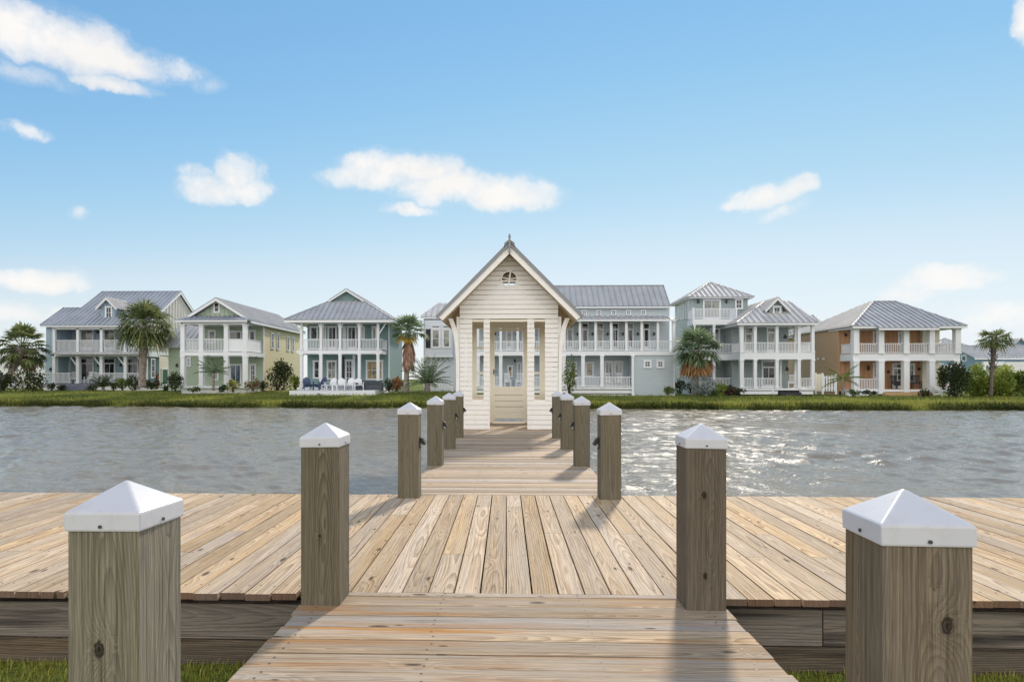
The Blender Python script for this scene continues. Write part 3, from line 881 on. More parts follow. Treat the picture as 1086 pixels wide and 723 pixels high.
        B(mb, 'rafter', [M['soffit']], rf)
        mb = MB()                               # white barge board under a dark drip edge
        o = V((xe, fy0-0.025, zE)) - nn*0.02 + dd*0.01
        mb.prism([o, o+dd*(Ls-0.012), o+dd*(Ls-0.012)-V((0,0,0.20)) , o-nn*0.135+dd*0.015], (0, 0.034, 0))
        B(mb, 'barge_board', [M['pwhite']], rf)
        mb = MB()
        mb.prism([V((xe, fy1, zE))-nn*0.02+dd*.01, V((xe, fy1, zE))-nn*0.02+dd*(Ls-.012), V((xe, fy1, zE))-nn*0.02+dd*(Ls-.012)-V((0,0,.2)), V((xe, fy1, zE))-nn*.155+dd*.015], (0, .034, 0))
        B(mb, 'barge_board', [M['pwhite']], rf)
        mb = MB()
        o = V((xe, fy0-0.05, zE)) + nn*0.012 - dd*0.03
        mb.obox(o, dd*(Ls+0.015), (0, 0.06, 0), -nn*0.055)
        B(mb, 'drip_edge', [M['flash']], rf)
        # curved knee brace
        mb = MB()
        sg = s
        mid = 539.75
        out = [(64.5,337.5),(61.5,345),(59.0,354),(57.2,366),(56.3,380),(56.0,398),(55.9,416)]
        inn = [(59.5,337.5),(56.6,345),(54.6,354),(53.3,366),(52.7,380),(52.5,398),(52.5,416)]
        pts = [(fx(mid+sg*a), Y0-0.02, fz(b2)) for a, b2 in out] + [(fx(mid+sg*a), Y0-0.02, fz(b2)) for a, b2 in inn][::-1]
        k2 = len(out)
        for i in range(k2-1):
            mb.prism([pts[i], pts[i+1], pts[2*k2-2-i], pts[2*k2-1-i]], (0, 0.05, 0))
        B(mb, 'curved_bracket', [M['pwhite']])
    # ridge cap and finial
    mb = MB()
    mb.prism([(cx-.13, fy0-.03, ztop-.105), (cx-.11, fy0-.03, ztop-.01), (cx, fy0-.03, ztop+.065), (cx+.11, fy0-.03, ztop-.01), (cx+.13, fy0-.03, ztop-.105), (cx, fy0-.03, ztop+.022)], (0, fy1-fy0+.06, 0))
    B(mb, 'ridge_cap', [M['flash']])
    mb = MB()
    mb.box(cx-.022, cx+.022, fy0-.10, fy0-.056, ztop-.24, ztop+.10)
    mb.prism([(cx-.03, fy0-.105, ztop+.10), (cx+.03, fy0-.105, ztop+.10), (cx+.012, fy0-.105, ztop+.17), (cx-.012, fy0-.105, ztop+.17)], (0, .055, 0))
    B(mb, 'finial', [M['flash']])
    # piles
    for sx in (lx0+.1, lx1-.1):
        for yy in (Y0+.2, Y1-.1):
            mb = MB(); mb.tube([(sx, yy, -2.0), (sx, yy, -.262)], .11, 10)
            B(mb, 'pile', [M['bulkhead']])
pavilion()
# ---------------------------------------------------------------- houses across the pond
for nm, c_, ver in (('blue_batten',(0.31,0.40,0.49),True),('blue_lap',(0.30,0.42,0.45),False),('grey_batten',(0.62,0.60,0.55),True),('cream_lap',(0.66,0.62,0.50),False),
                    ('green_lap',(0.38,0.46,0.34),False),('green_batten',(0.40,0.48,0.36),True),('yellow_lap',(0.66,0.58,0.36),False),('teal_lap',(0.21,0.32,0.32),False),
                    ('pale_lap',(0.62,0.67,0.72),False),('grey_lap',(0.47,0.53,0.56),False),('sage_lap',(0.29,0.345,0.34),False),('sage_pale',(0.54,0.56,0.52),False),
                    ('tan_lap',(0.52,0.34,0.19),False),('tan_batten',(0.50,0.27,0.145),True),('sky_lap',(0.28,0.40,0.49),False),('white_lap',(0.74,0.74,0.73),False)):
    M[nm] = siding(nm, c_, 0.42 if ver else 0.17, ver)

class House:
    def __init__(s, name, label, cat, Y, cpx):
        s.Y = Y; s.cx = XY(cpx, Y)
        s.org = V((s.cx, Y, -0.3))
        s.root = thing(name, s.org, label, cat)
    def X(s, px, dy=0.0): return XY(px, s.Y+dy)
    def Z(s, py, dy=0.0): return ZZ(py, s.cx, s.Y+dy)
    def P(s, px, py, dy=0.0):
        x = s.X(px, dy); return V((x, s.Y+dy, ZZ(py, x, s.Y+dy)))
    def put(s, name, mb, mats, parent=None): return mb.build(name, mats, parent or s.root, org=s.org)
    def box(s, name, px0, px1, z0, z1, dy0, dy1, mat, parent=None):
        mb = MB(); mb.box(s.X(px0,dy0), s.X(px1,dy0), s.Y+dy0, s.Y+dy1, z0, z1)
        return s.put(name, mb, [mat], parent)
    def wbox(s, name, x0, x1, y0, y1, z0, z1, mat, parent=None):
        mb = MB(); mb.box(x0, x1, y0, y1, z0, z1); return s.put(name, mb, [mat], parent)
    def cols(s, pxs, w, z0, z1, dy, name='column', mat='white', cap=True):
        for px in pxs:
            mb = MB(); x = s.X(px, dy); y = s.Y+dy
            mb.box(x-w/2, x+w/2, y-w/2, y+w/2, z0, z1)
            if cap:
                e = 0.035
                mb.box(x-w/2-e, x+w/2+e, y-w/2-e, y+w/2+e, z0+.004, z0+.16)
                mb.box(x-w/2-e, x+w/2+e, y-w/2-e, y+w/2+e, z1-.13, z1-.004)
            s.put(name, mb, [M[mat]])
    def rail(s, px0, px1, z0, z1, dy, step=0.125, solid=False):
        s.railw((s.X(px0,dy), s.Y+dy), (s.X(px1,dy), s.Y+dy), z0, z1, step, solid)
    def railw(s, a, b, z0, z1, step=0.125, solid=False):
        mb = MB(); a = V((a[0],a[1],0)); b = V((b[0],b[1],0)); d = b-a; L = d.length; u = d/L
        up = V((0,0,1))
        mb.bar(a+up*(z1-.03), b+up*(z1-.03), .09, .06); mb.bar(a+up*(z0+.10), b+up*(z0+.10), .05, .06)
        if solid:
            mb.bar(a+up*((z0+z1)/2+.03), b+up*((z0+z1)/2+.03), .03, z1-z0-.2)
        else:
            n = max(2, int(L/step))
            for i in range(1, n):
                p = a+u*(L*i/n); mb.bar(p+up*(z0+.13), p+up*(z1-.06), .045, .045)
        s.put('railing', mb, [M['white']])
    def opening(s, name, o, u, w, h, n, nx=1, ny=1, glass='glass', trim=0.10, parent=None, mat='white', panel=0.0, transom=0.0, sash=0.05):
        """window or door proud of a wall: o lower-left corner on the wall, u along it, n outwards"""
        o, u, n = V(o), V(u).normalized(), V(n).normalized(); up = V((0,0,1)); mb = MB()
        e = o + n*0.002
        mb.obox(e-u*trim, u*trim, n*.055, up*h); mb.obox(e+u*w, u*trim, n*.055, up*h)
        mb.obox(e-u*(trim+.03)+up*h, u*(w+2*trim+.06), n*.065, up*trim*1.15)
        if panel == 0: mb.obox(e-u*(trim+.02)-up*trim*.8, u*(w+2*trim+.04), n*.075, up*trim*.8)
        z0 = 0.0
        if panel > 0:
            mb.obox(e, u*w, n*.03, up*panel); z0 = panel
        H1 = h - (transom + .08 if transom else 0)
        if transom: mb.obox(e+up*H1, u*w, n*.045, up*.08)
        g = sash
        # sash frame and glazing bars
        mb.obox(e+up*z0, u*g, n*.04, up*(H1-z0)); mb.obox(e+u*(w-g)+up*z0, u*g, n*.04, up*(H1-z0))
        mb.obox(e+u*g+up*z0, u*(w-2*g), n*.038, up*g); mb.obox(e+u*g+up*(H1-g), u*(w-2*g), n*.038, up*g)
        for i in range(1, nx):
            t_ = g if (nx == 2 and panel > 0) else .035
            mb.obox(e+u*(w*i/nx-t_/2)+up*(z0+g), u*t_, n*.034, up*(H1-z0-2*g))
        for j in range(1, ny):
            mb.obox(e+u*g+up*(z0+(H1-z0)*j/ny-.02), u*(w-2*g), n*.036, up*.04)
        f = s.put(name, mb, [M[mat]], parent)
        pn = MB(); pn.obox(e+up*z0, u*w, n*.016, up*(H1-z0))
        pf = f if parent is None else parent
        s.put('pane', pn, [M[glass]], pf)
        if transom:
            pn = MB(); pn.obox(e+up*(H1+.08), u*w, n*.016, up*transom); s.put('transom_pane', pn, [M[glass]], pf)
        return f
    def win(s, px0, px1, py0, py1, dy, nx=1, ny=2, glass='glass', name='window', trimpx=0.0, **k):
        """front-facing; pixel box is the outside of the white trim"""
        tr = k.pop('trim', 0.10)
        a = s.P(px0, py1, dy); b = s.P(px1, py0, dy)
        w = b.x-a.x-2*tr; h = b.z-a.z-tr*(1.15 + (0 if k.get('panel',0) else .8))
        o = (a.x+tr, s.Y+dy, a.z + (0 if k.get('panel',0) else tr*.8))
        return s.opening(name, o, (1,0,0), w, h, (0,-1,0), nx, ny, glass, tr, **k)
    def door(s, px0, px1, py0, py1, dy, nx=1, ny=1, glass='glass', panel=0.25, **k):
        d = s.win(px0, px1, py0, py1, dy, nx, ny, glass, 'door', panel=panel, **k)
        return d
    def side(s, X, px0, px1, py0, py1, out, nx=1, ny=2, glass='glass', tr=0.09, name='window', **k):
        """window in a wall of constant X seen edge-on; out=+1 faces right"""
        Ya, Yb = YX(px0, X), YX(px1, X); y0, y1 = min(Ya, Yb), max(Ya, Yb); ym = (y0+y1)/2
        z1, z0 = ZZ(py0, X, ym), ZZ(py1, X, ym)
        return s.opening(name, (X, y0+tr, z0+tr*.8), (0,1,0), max(.3, y1-y0-2*tr), z1-z0-2*tr, (out,0,0), nx, ny, glass, tr, **k)
    def lamp(s, px, py, dy, h=0.34):
        p = s.P(px, py, dy); mb = MB()
        mb.box(p.x-.06, p.x+.06, p.y-.05, p.y-.003, p.z-h/2, p.z+h/2)
        mb.prism([(p.x-.10, p.y-.16, p.z-h*.35), (p.x+.10, p.y-.16, p.z-h*.35), (p.x+.07, p.y-.16, p.z+h*.3), (p.x-.07, p.y-.16, p.z+h*.3)], (0, .109, 0))
        s.put('wall_lamp', mb, [M['black']])
    def gable_roof_x(s, x0, x1, ye, yr, yb, ze, zr, mat, ov=0.0):
        """ridge along X"""
        for (a, b) in (((x0,ye,ze),(x1,ye,ze)), ((x0,yb,ze),(x1,yb,ze))):
            mb = MB(); roof_plane(mb, [a, b, (x1,yr,zr), (x0,yr,zr)], .10)
            s.put('roof', mb, [mat])
        mb = MB(); mb.box(x0-.01, x1+.01, yr-.09, yr+.09, zr-.02, zr+.055); s.put('ridge_cap', mb, [mat])
    def fascia_front(s, x0, x1, y, z, h=0.18, mat='white'):
        mb = MB(); mb.box(x0, x1, y-.03, y+.01, z-h-.02, z-.105+.02); s.put('fascia', mb, [M[mat]])
    def bracket(s, x, y, z, dx, dz, w=0.10):
        """diagonal knee brace from a post at (x, y, z) out to x+dx, up by dz"""
        mb = MB(); mb.bar((x, y, z), (x+dx, y, z+dz), w, w, (0,1,0)); s.put('bracket', mb, [M['white']])
    def foundation(s, x0, x1, y0, y1, z1, mat='white_lap', z0=-0.75):
        s.wbox('foundation', x0, x1, y0, y1, z0, z1, M[mat])
    def dormer(s, px0, px1, pyt, pyb, apex, dy, back, wallmat, roofmat, win, ov=0.35, glass='glass'):
        """gabled dormer facing the pond"""
        a = s.P(px0, pyb, dy); b = s.P(px1, pyt, dy); ap = s.P(apex[0], apex[1], dy); y = s.Y+dy
        mb = MB()
        xm = (a.x+b.x)/2
        mb.prism([(a.x,y,a.z),(b.x,y,a.z),(b.x,y,b.z),(xm,y,ap.z-.12),(a.x,y,b.z)], (0,back,0))
        d = s.put('dormer', mb, [wallmat])
        for sg in (-1, 1):
            mb = MB(); xe = xm + sg*((b.x-a.x)/2+ov); sl = (ap.z-b.z)/((b.x-a.x)/2)
            ze = ap.z - sl*((b.x-a.x)/2+ov)
            roof_plane(mb, [(xe,y-.35,ze),(xe,y+back,ze),(xm,y+back,ap.z),(xm,y-.35,ap.z)], .09, .4)
            s.put('dormer_roof', mb, [roofmat], d)
            mb = MB(); mb.prism([(xe,y-.40,ze-.05),(xm,y-.40,ap.z-.03),(xm,y-.40,ap.z-.24),(xe,y-.40,ze-.22)], (0,.045,0))
            s.put('dormer_trim', mb, [M['white']], d)
        s.win(win[0], win[1], win[2], win[3], dy, 2, 2, glass, 'dormer_window', parent=d)
        return d

# ---- blue house, far left
def house_blue():
    h = House('house', 'blue two-storey house with a long gable roof and one gabled dormer, second palm in front', 'house', 63.0, 100)
    Y = h.Y; pd = 2.4
    zE = 6.6; zF2 = h.Z(374.5); zF1 = h.Z(406.5); zg = -0.75
    xl, xr = h.X(66), h.X(157.5)
    wl = h.X(48.5)
    h.wbox('wall', h.X(57), xr-.25, Y+pd, Y+12.4, zF2, zE-.1, M['blue_batten'])
    h.wbox('lower_wall', h.X(43.5), xr-.25, Y+pd, Y+12.4, zF1, zF2, M['blue_lap'])
    h.wbox('wing_wall', wl, h.X(57.4), Y+.05, Y+pd-.005, zF2-.1, zE-.1, M['blue_batten'])
    h.wbox('wing_lower_wall', h.X(43.5), h.X(57.4), Y+.6, Y+pd-.005, zF1, zF2-.105, M['blue_lap'])
    # gable end facing right
    yb = Y+12.6; zr = 10.9; yr = Y+6.4
    mb = MB(); x = xr-.25
    mb.prism([(x,Y+.0,zE-.15),(x,yb-.2,zE-.15),(x,yr,zr-.25)], (.03,0,0)); h.put('gable', mb, [M['grey_batten']])
    mb = MB(); mb.box(x, x+.03, Y+.3, yb-.2, zF2+.2, zE-.15)
    yy = Y+.7
    while yy < yb-.4:
        zt_ = zE-.2+(zr-zE)*(1-abs(yy-yr)/(yr-Y))-.15
        mb.box(x+.031, x+.085, yy-.05, yy+.05, zF2+.22, max(zE-.2, zt_)); yy += .62
    h.put('side_wall', mb, [M['grey_batten']])
    h.wbox('side_lower_wall', x, x+.03, Y+pd, yb-.2, zF1-.4, zF2-.1, M['cream_lap'])
    h.wbox('belt_trim', x-.01, x+.08, Y+.3, yb-.2, zF2-.1, zF2+.2, M['white'])
    h.gable_roof_x(xl, xr, Y-.35, yr, yb+.35, zE, zr, M['roof_blue'])
    mb = MB()                                  # rake trim on the right
    for (a, b2) in (((xr-.02, Y-.35, zE-.05), (xr-.02, yr, zr-.05)), ((xr-.02, yb+.35, zE-.05), (xr-.02, yr, zr-.05))):
        mb.prism([a, b2, (b2[0], b2[1], b2[2]-.28), (a[0], a[1], a[2]-.20)], (.035,0,0))
    h.put('rake_trim', mb, [M['white']])
    # lower wing roof on the left
    zw = 8.72
    h.gable_roof_x(h.X(45), h.X(92), Y-.352, Y+3.1, Y+6.5, zE-.003, zw, M['roof_blue'])
    h.fascia_front(h.X(45), xr, Y-.36, zE)
    h.box('balcony_floor', 57.4, 156, zF2-.32, zF2, 0.0, pd-.005, M['white'])
    mb = MB(); roof_plane(mb, [(h.X(57,-.6),Y-.55,zF2-.12),(h.X(156,-.6),Y-.55,zF2-.12),(h.X(156),Y-.02,zF2+.14),(h.X(57),Y-.02,zF2+.14)], .06, .35, .05, .05)
    h.put('skirt_roof', mb, [M['roof_light']])
    h.box('porch_floor', 45, 156, zF1-.14, zF1, -.1, pd-.005, M['greydeck'])
    h.foundation(h.X(46), h.X(155.5), Y+.0, Y+pd, zF1-.145)
    h.foundation(h.X(43.5), xr-.25, Y+pd+.003, Y+12.3, zF1-.003)
    cu = [58, 83, 108, 133.5, 154.5]
    h.cols(cu, .26, zF2, zE-.2, .15); h.cols(cu, .30, zF1, zF2-.32, .15)
    for c in cu[1:]:
        x = h.X(c, .15); h.bracket(x-.15, Y+.15, zF2-1.25, -.65, .85); 
    h.box('eave_beam', 57.4, 156, zE-.42, zE-.15, .02, .27, M['white'])
    for a, b2 in zip(cu[:-1], cu[1:]): h.rail(a+1.6, b2-1.6, zF2, h.Z(360.5), .12)
    h.rail(47.5, 75.5, zF1, h.Z(395.3), -.02); h.rail(99.5, 132, zF1, h.Z(395.3), .1); h.rail(135, 153, zF1, h.Z(395.3), .1)
    h.win(63, 72, 350.5, 364, pd, 1, 2, 'curtain'); h.door(85, 99.5, 349, 371, pd, 2, 1, 'curtain'); h.door(110, 122.5, 349, 371, pd, 2, 1, 'curtain')
    h.door(137, 147, 349, 371, pd, 2, 1)
    h.door(85.5, 99.5, 379.5, 405.5, pd, 2, 1, transom=.4); h.door(110, 122.5, 379.5, 405.5, pd, 2, 1, transom=.4); h.door(134.5, 147, 379.5, 405.5, pd, 2, 1, transom=.4)
    h.lamp(104, 352, pd); h.lamp(104.5, 387, pd); h.lamp(128.5, 387, pd); h.lamp(54, 391.5, .6)
    h.cols([73], .3, zF1, zF2-.32, pd-.14, 'pilaster')
    h.dormer(107.2, 122.4, 323.5, 340, (114.5, 315.8), 1.1, 4.2, M['blue_batten'], M['roof_light'], (111.6,119.2,324.6,338.3))
    X = xr-.25+.03
    h.side(X, 160.3, 165.2, 353, 369, 1, 1, 2); h.side(X, 159.8, 164.2, 380, 401, 1, 1, 3)
    h.side(X, 171.3, 178.2, 390.5, 411, 1, 1, 1, 'greydoor', name='door', panel=.3)
    mb = MB()
    for i in range(4):
        z1 = zF1-.145-.2*i; mb.box(h.X(66.5), h.X(95.5), Y-.12-.33*(i+1), Y-.11-.33*i, zg, z1-.05)
    h.put('steps', mb, [M['greydeck']])
house_blue()

# ---- pale green house with a yellow side
def house_green():
    h = House('house', 'green and yellow two-storey house with double porches and a gable over a roof skirt', 'house', 54.0, 228)
    Y = h.Y; pd = 4.0
    zE = 6.24; zF2 = h.Z(373.3); zB = h.Z(377.2); zF1 = h.Z(409.2); zr = 8.2
    xL, xR = h.X(194.5)-.15, h.X(260.2)+.12
    yb = Y+14.6
    X = XY(279.5, Y+pd)          # right wall
    xb = h.X(213, pd)
    h.wbox('wall', xb, X-.05, Y+pd, yb, zB, zE-.05, M['green_lap'])
    h.wbox('lower_wall', xb, X-.05, Y+pd, yb, zF1-.5, zB-.003, M['green_lap'])
    h.wbox('side_wall', X-.05, X, Y+pd+.0, yb, zF1-.5, zE-.02, M['yellow_lap'])
    h.wbox('corner_board', X-.02, X+.05, Y+pd-.06, Y+pd+.10, zF1-.5, zE-.03, M['white'])
    # left wing
    xw = XY(178.7, Y+pd)
    h.wbox('wing_wall', xw, xb-.004, Y+pd, Y+pd+7, zF1-.5, h.Z(368.5, pd), M['green_lap'])
    mb = MB(); ze = h.Z(368, pd-.4); 
    roof_plane(mb, [(XY(172,Y+pd-.4), Y+pd-.4, ze), (xb+.6, Y+pd-.4, ze), (xb+.6, Y+pd+3.4, ze+2.75), (XY(172,Y+pd-.4)+.0, Y+pd+3.4, ze+2.75)], .1)
    h.put('wing_roof', mb, [M['roof_light']])
    # main gable roof, ridge running back
    xe0, xe1 = h.X(186, -.5), h.X(262.5, -.5); xm = (xe0+xe1)/2
    for xe in (xe0, xe1):
        mb = MB(); roof_plane(mb, [(xe,Y+.35,zE),(xe,yb+.5,zE),(xm,yb+.5,zr),(xm,Y+.35,zr)], .10, .46)
        rf = h.put('roof', mb, [M['roof']])
        mb = MB(); mb.prism([(xe,Y+.30,zE-.02),(xm,Y+.30,zr-.02),(xm,Y+.30,zr-.26),(xe,Y+.30,zE-.22)], (0,.045,0)); h.put('rake_trim', mb, [M['white']], rf)
        mb = MB(); sg = -1 if xe < xm else 1
        mb.box(min(xe,xe+sg*.03), max(xe,xe+sg*.03), Y+.3, yb+.5, zE-.24, zE-.06); h.put('fascia', mb, [M['white']], rf)
    h.wbox('ridge_cap', xm-.1, xm+.1, Y+.32, yb+.5, zr-.03, zr+.05, M['roof'])
    hw = (xe1-xe0)/2; k = (zr-zE)/hw
    zs = zE+.35
    mb = MB(); mb.prism([(xm-hw+.2,Y+.9,zE-.1),(xm+hw-.2,Y+.9,zE-.1),(xm,Y+.9,zr-.2)], (0,.06,0)); h.put('gable', mb, [M['green_batten']])
    mb = MB(); roof_plane(mb, [(xe0,Y-.55,zE),(xe1,Y-.55,zE),(xe1-1.5,Y+.88,zE+.42),(xe0+1.5,Y+.88,zE+.42)], .08, .42)
    h.put('skirt_roof', mb, [M['roof_blue']])
    for xs, sg in ((xe0, 1), (xe1, -1)):
        mb = MB(); roof_plane(mb, [(xs,Y-.55,zE),(xs,Y+1.0,zE),(xs+sg*.9,Y+1.0,zE+.5),(xs+sg*1.5,Y+.88,zE+.42)], .08, .42); h.put('skirt_hip', mb, [M['roof_blue']])
    h.fascia_front(xe0, xe1, Y-.56, zE)
    h.win(226.3, 233.4, 319.8, 331.8, .9, 1, 2)
    h.box('porch_ceiling', 194, 260, zE-.40, zE-.12, -.15, .2, M['white'])
    h.wbox('porch_soffit', xL, X, Y+.205, Y+pd-.005, zE-.2, zE-.12, M['white'])
    h.wbox('balcony_floor', xL-.05, xR+.05, Y-.2, Y+pd-.005, zB, zF2, M['white'])
    h.wbox('balcony_side_floor', xR+.055, X, Y+.6, Y+pd-.005, zB-.02, zF2-.02, M['white'])
    h.wbox('porch_floor', xL-.05, X, Y-.2, Y+pd-.005, zF1-.18, zF1, M['white'])
    h.foundation(xL, X-.1, Y, Y+pd-.01, zF1-.185)
    cs = [194.5, 214, 240.4, 260.2]
    h.cols(cs, .35, zF2, zE-.4, 0); h.cols(cs, .36, zF1, zB, 0)
    zt = h.Z(359.3)
    h.rail(196.5, 212, zF2, zt, 0); h.rail(216, 238.4, zF2, zt, 0)
    h.rail(242.4, 258.3, zF2, zt, 0, solid=True)
    h.railw((xR-.02, Y+.2), (X-.12, Y+pd-.1), zF2, zt, solid=True)
    h.railw((xL+.1, Y+.2), (xL+.1, Y+pd-.1), zF2, zt)
    h.win(220.8, 229, 349.8, 364, pd, 1, 1, 'curtain'); h.win(243, 256.5, 350.5, 372, pd, 2, 1, 'curtain'); h.win(264, 271.2, 350, 366, pd, 1, 1)
    h.win(197.8, 202.6, 378.3, 388.8, pd, 2, 2); h.door(243.5, 256.3, 385.8, 408.6, pd, 2, 1, 'blueglass', panel=.12); h.win(264.8, 271.6, 385.5, 404.5, pd, 2, 3)
    h.win(226, 232, 385, 403, pd, 1, 2, 'curtain')
    h.lamp(188, 387.3, pd); h.lamp(272, 377.5, 2.2)
    for a, b2, c, d in ((287.4,290.2,352.4,370.2),(293.4,296,352.8,371),(304.1,306.6,356.6,372.2),(309.4,311.6,357.2,373)):
        h.side(X, a, b2, c, d, 1, 1, 2)
    h.side(X, 303.5, 306.2, 388, 391, 1, 1, 1)
house_green()

# ---- teal house with front deck
def house_teal():
    h = House('house', 'teal two-storey house with a hipped roof, small top gablet and four-bay double porch', 'house', 54.0, 360)
    Y = h.Y; pd = 2.3
    zE = 6.24; zF2 = h.Z(371.2); zB = h.Z(375.2); zF1 = h.Z(410.8)
    xe0, xe1 = h.X(301.3, -.6), h.X(416.7, -.6); xm = (xe0+xe1)/2; hw = (xe1-xe0)/2
    yb = Y+9.5; gy = Y+2.4; gz_ = 8.2; ghw = 1.46; k = (gz_-zE)/(hw-ghw); zr = gz_+ghw*.66
    x0, x1 = h.X(319.5)-.3, XY(412.5, Y+pd)
    h.wbox('wall', x0+.1, x1, Y+pd, yb, zF1-.5, zE-.05, M['teal_lap'])
    h.wbox('corner_board', x1-.05, x1+.03, Y+pd-.05, Y+pd+.12, zF1-.4, zE-.06, M['white'])
    mb = MB(); yf = Y-.6
    roof_plane(mb, [(xe0,yf,zE),(xe1,yf,zE),(xm+ghw,gy,gz_),(xm-ghw,gy,gz_)], .1, .46); h.put('roof', mb, [M['roof']])
    for sg in (-1, 1):
        mb = MB()
        roof_plane(mb, [(xm+sg*hw,yf,zE),(xm+sg*hw,yb+.6,zE),(xm+sg*ghw,yb+.6,gz_),(xm+sg*ghw,gy,gz_)], .1, .46); h.put('roof', mb, [M['roof']])
        mb = MB()
        roof_plane(mb, [(xm+sg*(ghw+.1),gy-.35,gz_-.06),(xm+sg*(ghw+.1),yb+.6,gz_-.06),(xm,yb+.6,zr),(xm,gy-.35,zr)], .1, .46); rf = h.put('gablet_roof', mb, [M['roof']])
        mb = MB(); mb.prism([(xm+sg*(ghw+.12),gy-.40,gz_-.07),(xm,gy-.40,zr-.03),(xm,gy-.40,zr-.19),(xm+sg*(ghw+.12),gy-.40,gz_-.2)], (0,.045,0)); h.put('rake_trim', mb, [M['white']], rf)
        mb = MB(); mb.bar((xm+sg*hw,yf,zE+.03),(xm+sg*ghw,gy,gz_+.03),.16,.07); h.put('hip_cap', mb, [M['roof']])
    mb = MB(); mb.prism([(xm-ghw,gy+.05,gz_-.1),(xm+ghw,gy+.05,gz_-.1),(xm,gy+.05,zr-.12)], (0,.08,0)); h.put('gablet', mb, [M['teal_lap']])
    h.fascia_front(xe0, xe1, yf-.01, zE, .26)
    h.wbox('eave_soffit', xe0+.05, xe1-.05, yf+.03, yb, zE-.20, zE-.13, M['white'])
    h.wbox('balcony_floor', x0-.05, h.X(405), Y-.12, Y+pd-.005, zB, zF2, M['white'])
    h.wbox('porch_floor', x0-.05, h.X(405), Y-.12, Y+pd-.005, zF1-.2, zF1, M['white'])
    cs = [319.9, 340.5, 360.8, 381.2, 401.0]
    h.cols(cs, .22, zF2, zE-.2, 0); h.cols(cs, .24, zF1, zB, 0)
    for c in cs[1:-1]:
        x = h.X(c); h.bracket(x, Y-.02, zE-1.0, -.28, .8, .07); h.bracket(x, Y+.02, zE-1.0, .28, .8, .07)
    h.bracket(h.X(319.9), Y, zE-1.2, -.62, 1.0, .1); h.bracket(h.X(401.0), Y, zE-1.35, .75, 1.15, .1)
    zt = h.Z(359.6)
    for a, b2 in zip(cs[:-1], cs[1:]): h.rail(a+1.4, b2-1.4, zF2, zt, 0)
    h.rail(402.4, 405.5, zF2, zt, 0); h.railw((h.X(405.4), Y+.1), (h.X(405.4), Y+pd-.1), zF2, zt)
    h.win(332, 339.6, 381.8, 401.5, pd, 1, 2); h.win(346.6, 357, 381.8, 402.3, pd, 2, 2, 'curtain')
    h.door(366, 374.6, 381, 409.8, pd, 2, 4); h.win(388, 406.4, 381.6, 402.8, pd, 3, 2, 'warmglass')
    h.box('recess_shade_strip', 362.5, 365.4, zF1, h.Z(377), pd-.03, pd-.004, M['black'])  # flat black strip on the wall, painted shade in place of a recess
    h.cols([375.5], .2, zF1, zB, pd-.12, 'pilaster')
    h.win(328.5, 337.5, 345.6, 360.5, pd, 1, 1); h.door(342, 346, 345.6, 371, pd, 1, 1); h.door(347.5, 357.3, 345.6, 371, pd, 2, 1); h.door(363.5, 367, 345.6, 371, pd, 1, 1, 'curtain')
    h.door(368, 378.3, 345.6, 371, pd, 2, 1); h.win(383, 387, 345.6, 360, pd, 1, 1, 'curtain'); h.win(394.3, 399.5, 345.6, 360, pd, 1, 1, 'curtain')
    h.foundation(x0, x1, Y+.1, yb, zF1-.205)
    # front deck
    D = 3.4; xr_ = h.X(405.8)
    za = zF1-.21
    mb = MB(); mb.prism([(h.X(306.5,-D),Y-D,za-.04),(XY(398,Y-D),Y-D,za-.04),(xr_,Y-.125,za-.04),(h.X(306.5,-D),Y-.125,za-.04)], (0,0,.04))
    dk = h.put('front_deck', mb, [M['white']])
    for i in range(4):
        mb = MB(); z1 = za-.045-.2*i
        mb.box(h.X(306.5,-D)+.02, XY(398,Y-D)-.02-.35*(i>2), Y-D+.02, Y-D+.05, z1-.185, z1); h.put('skirt_board', mb, [M['white']], dk)
    mb = MB(); mb.prism([(h.X(306.5,-D)+.04,Y-D+.06,-.8),(XY(398,Y-D)-.05,Y-D+.06,-.8),(xr_-.05,Y-.13,-.8),(h.X(306.5,-D)+.04,Y-.13,-.8)], (0,0,za+.8-.045)); h.put('deck_base', mb, [M['white']], dk)
    return h, zF1, za
HT = house_teal()

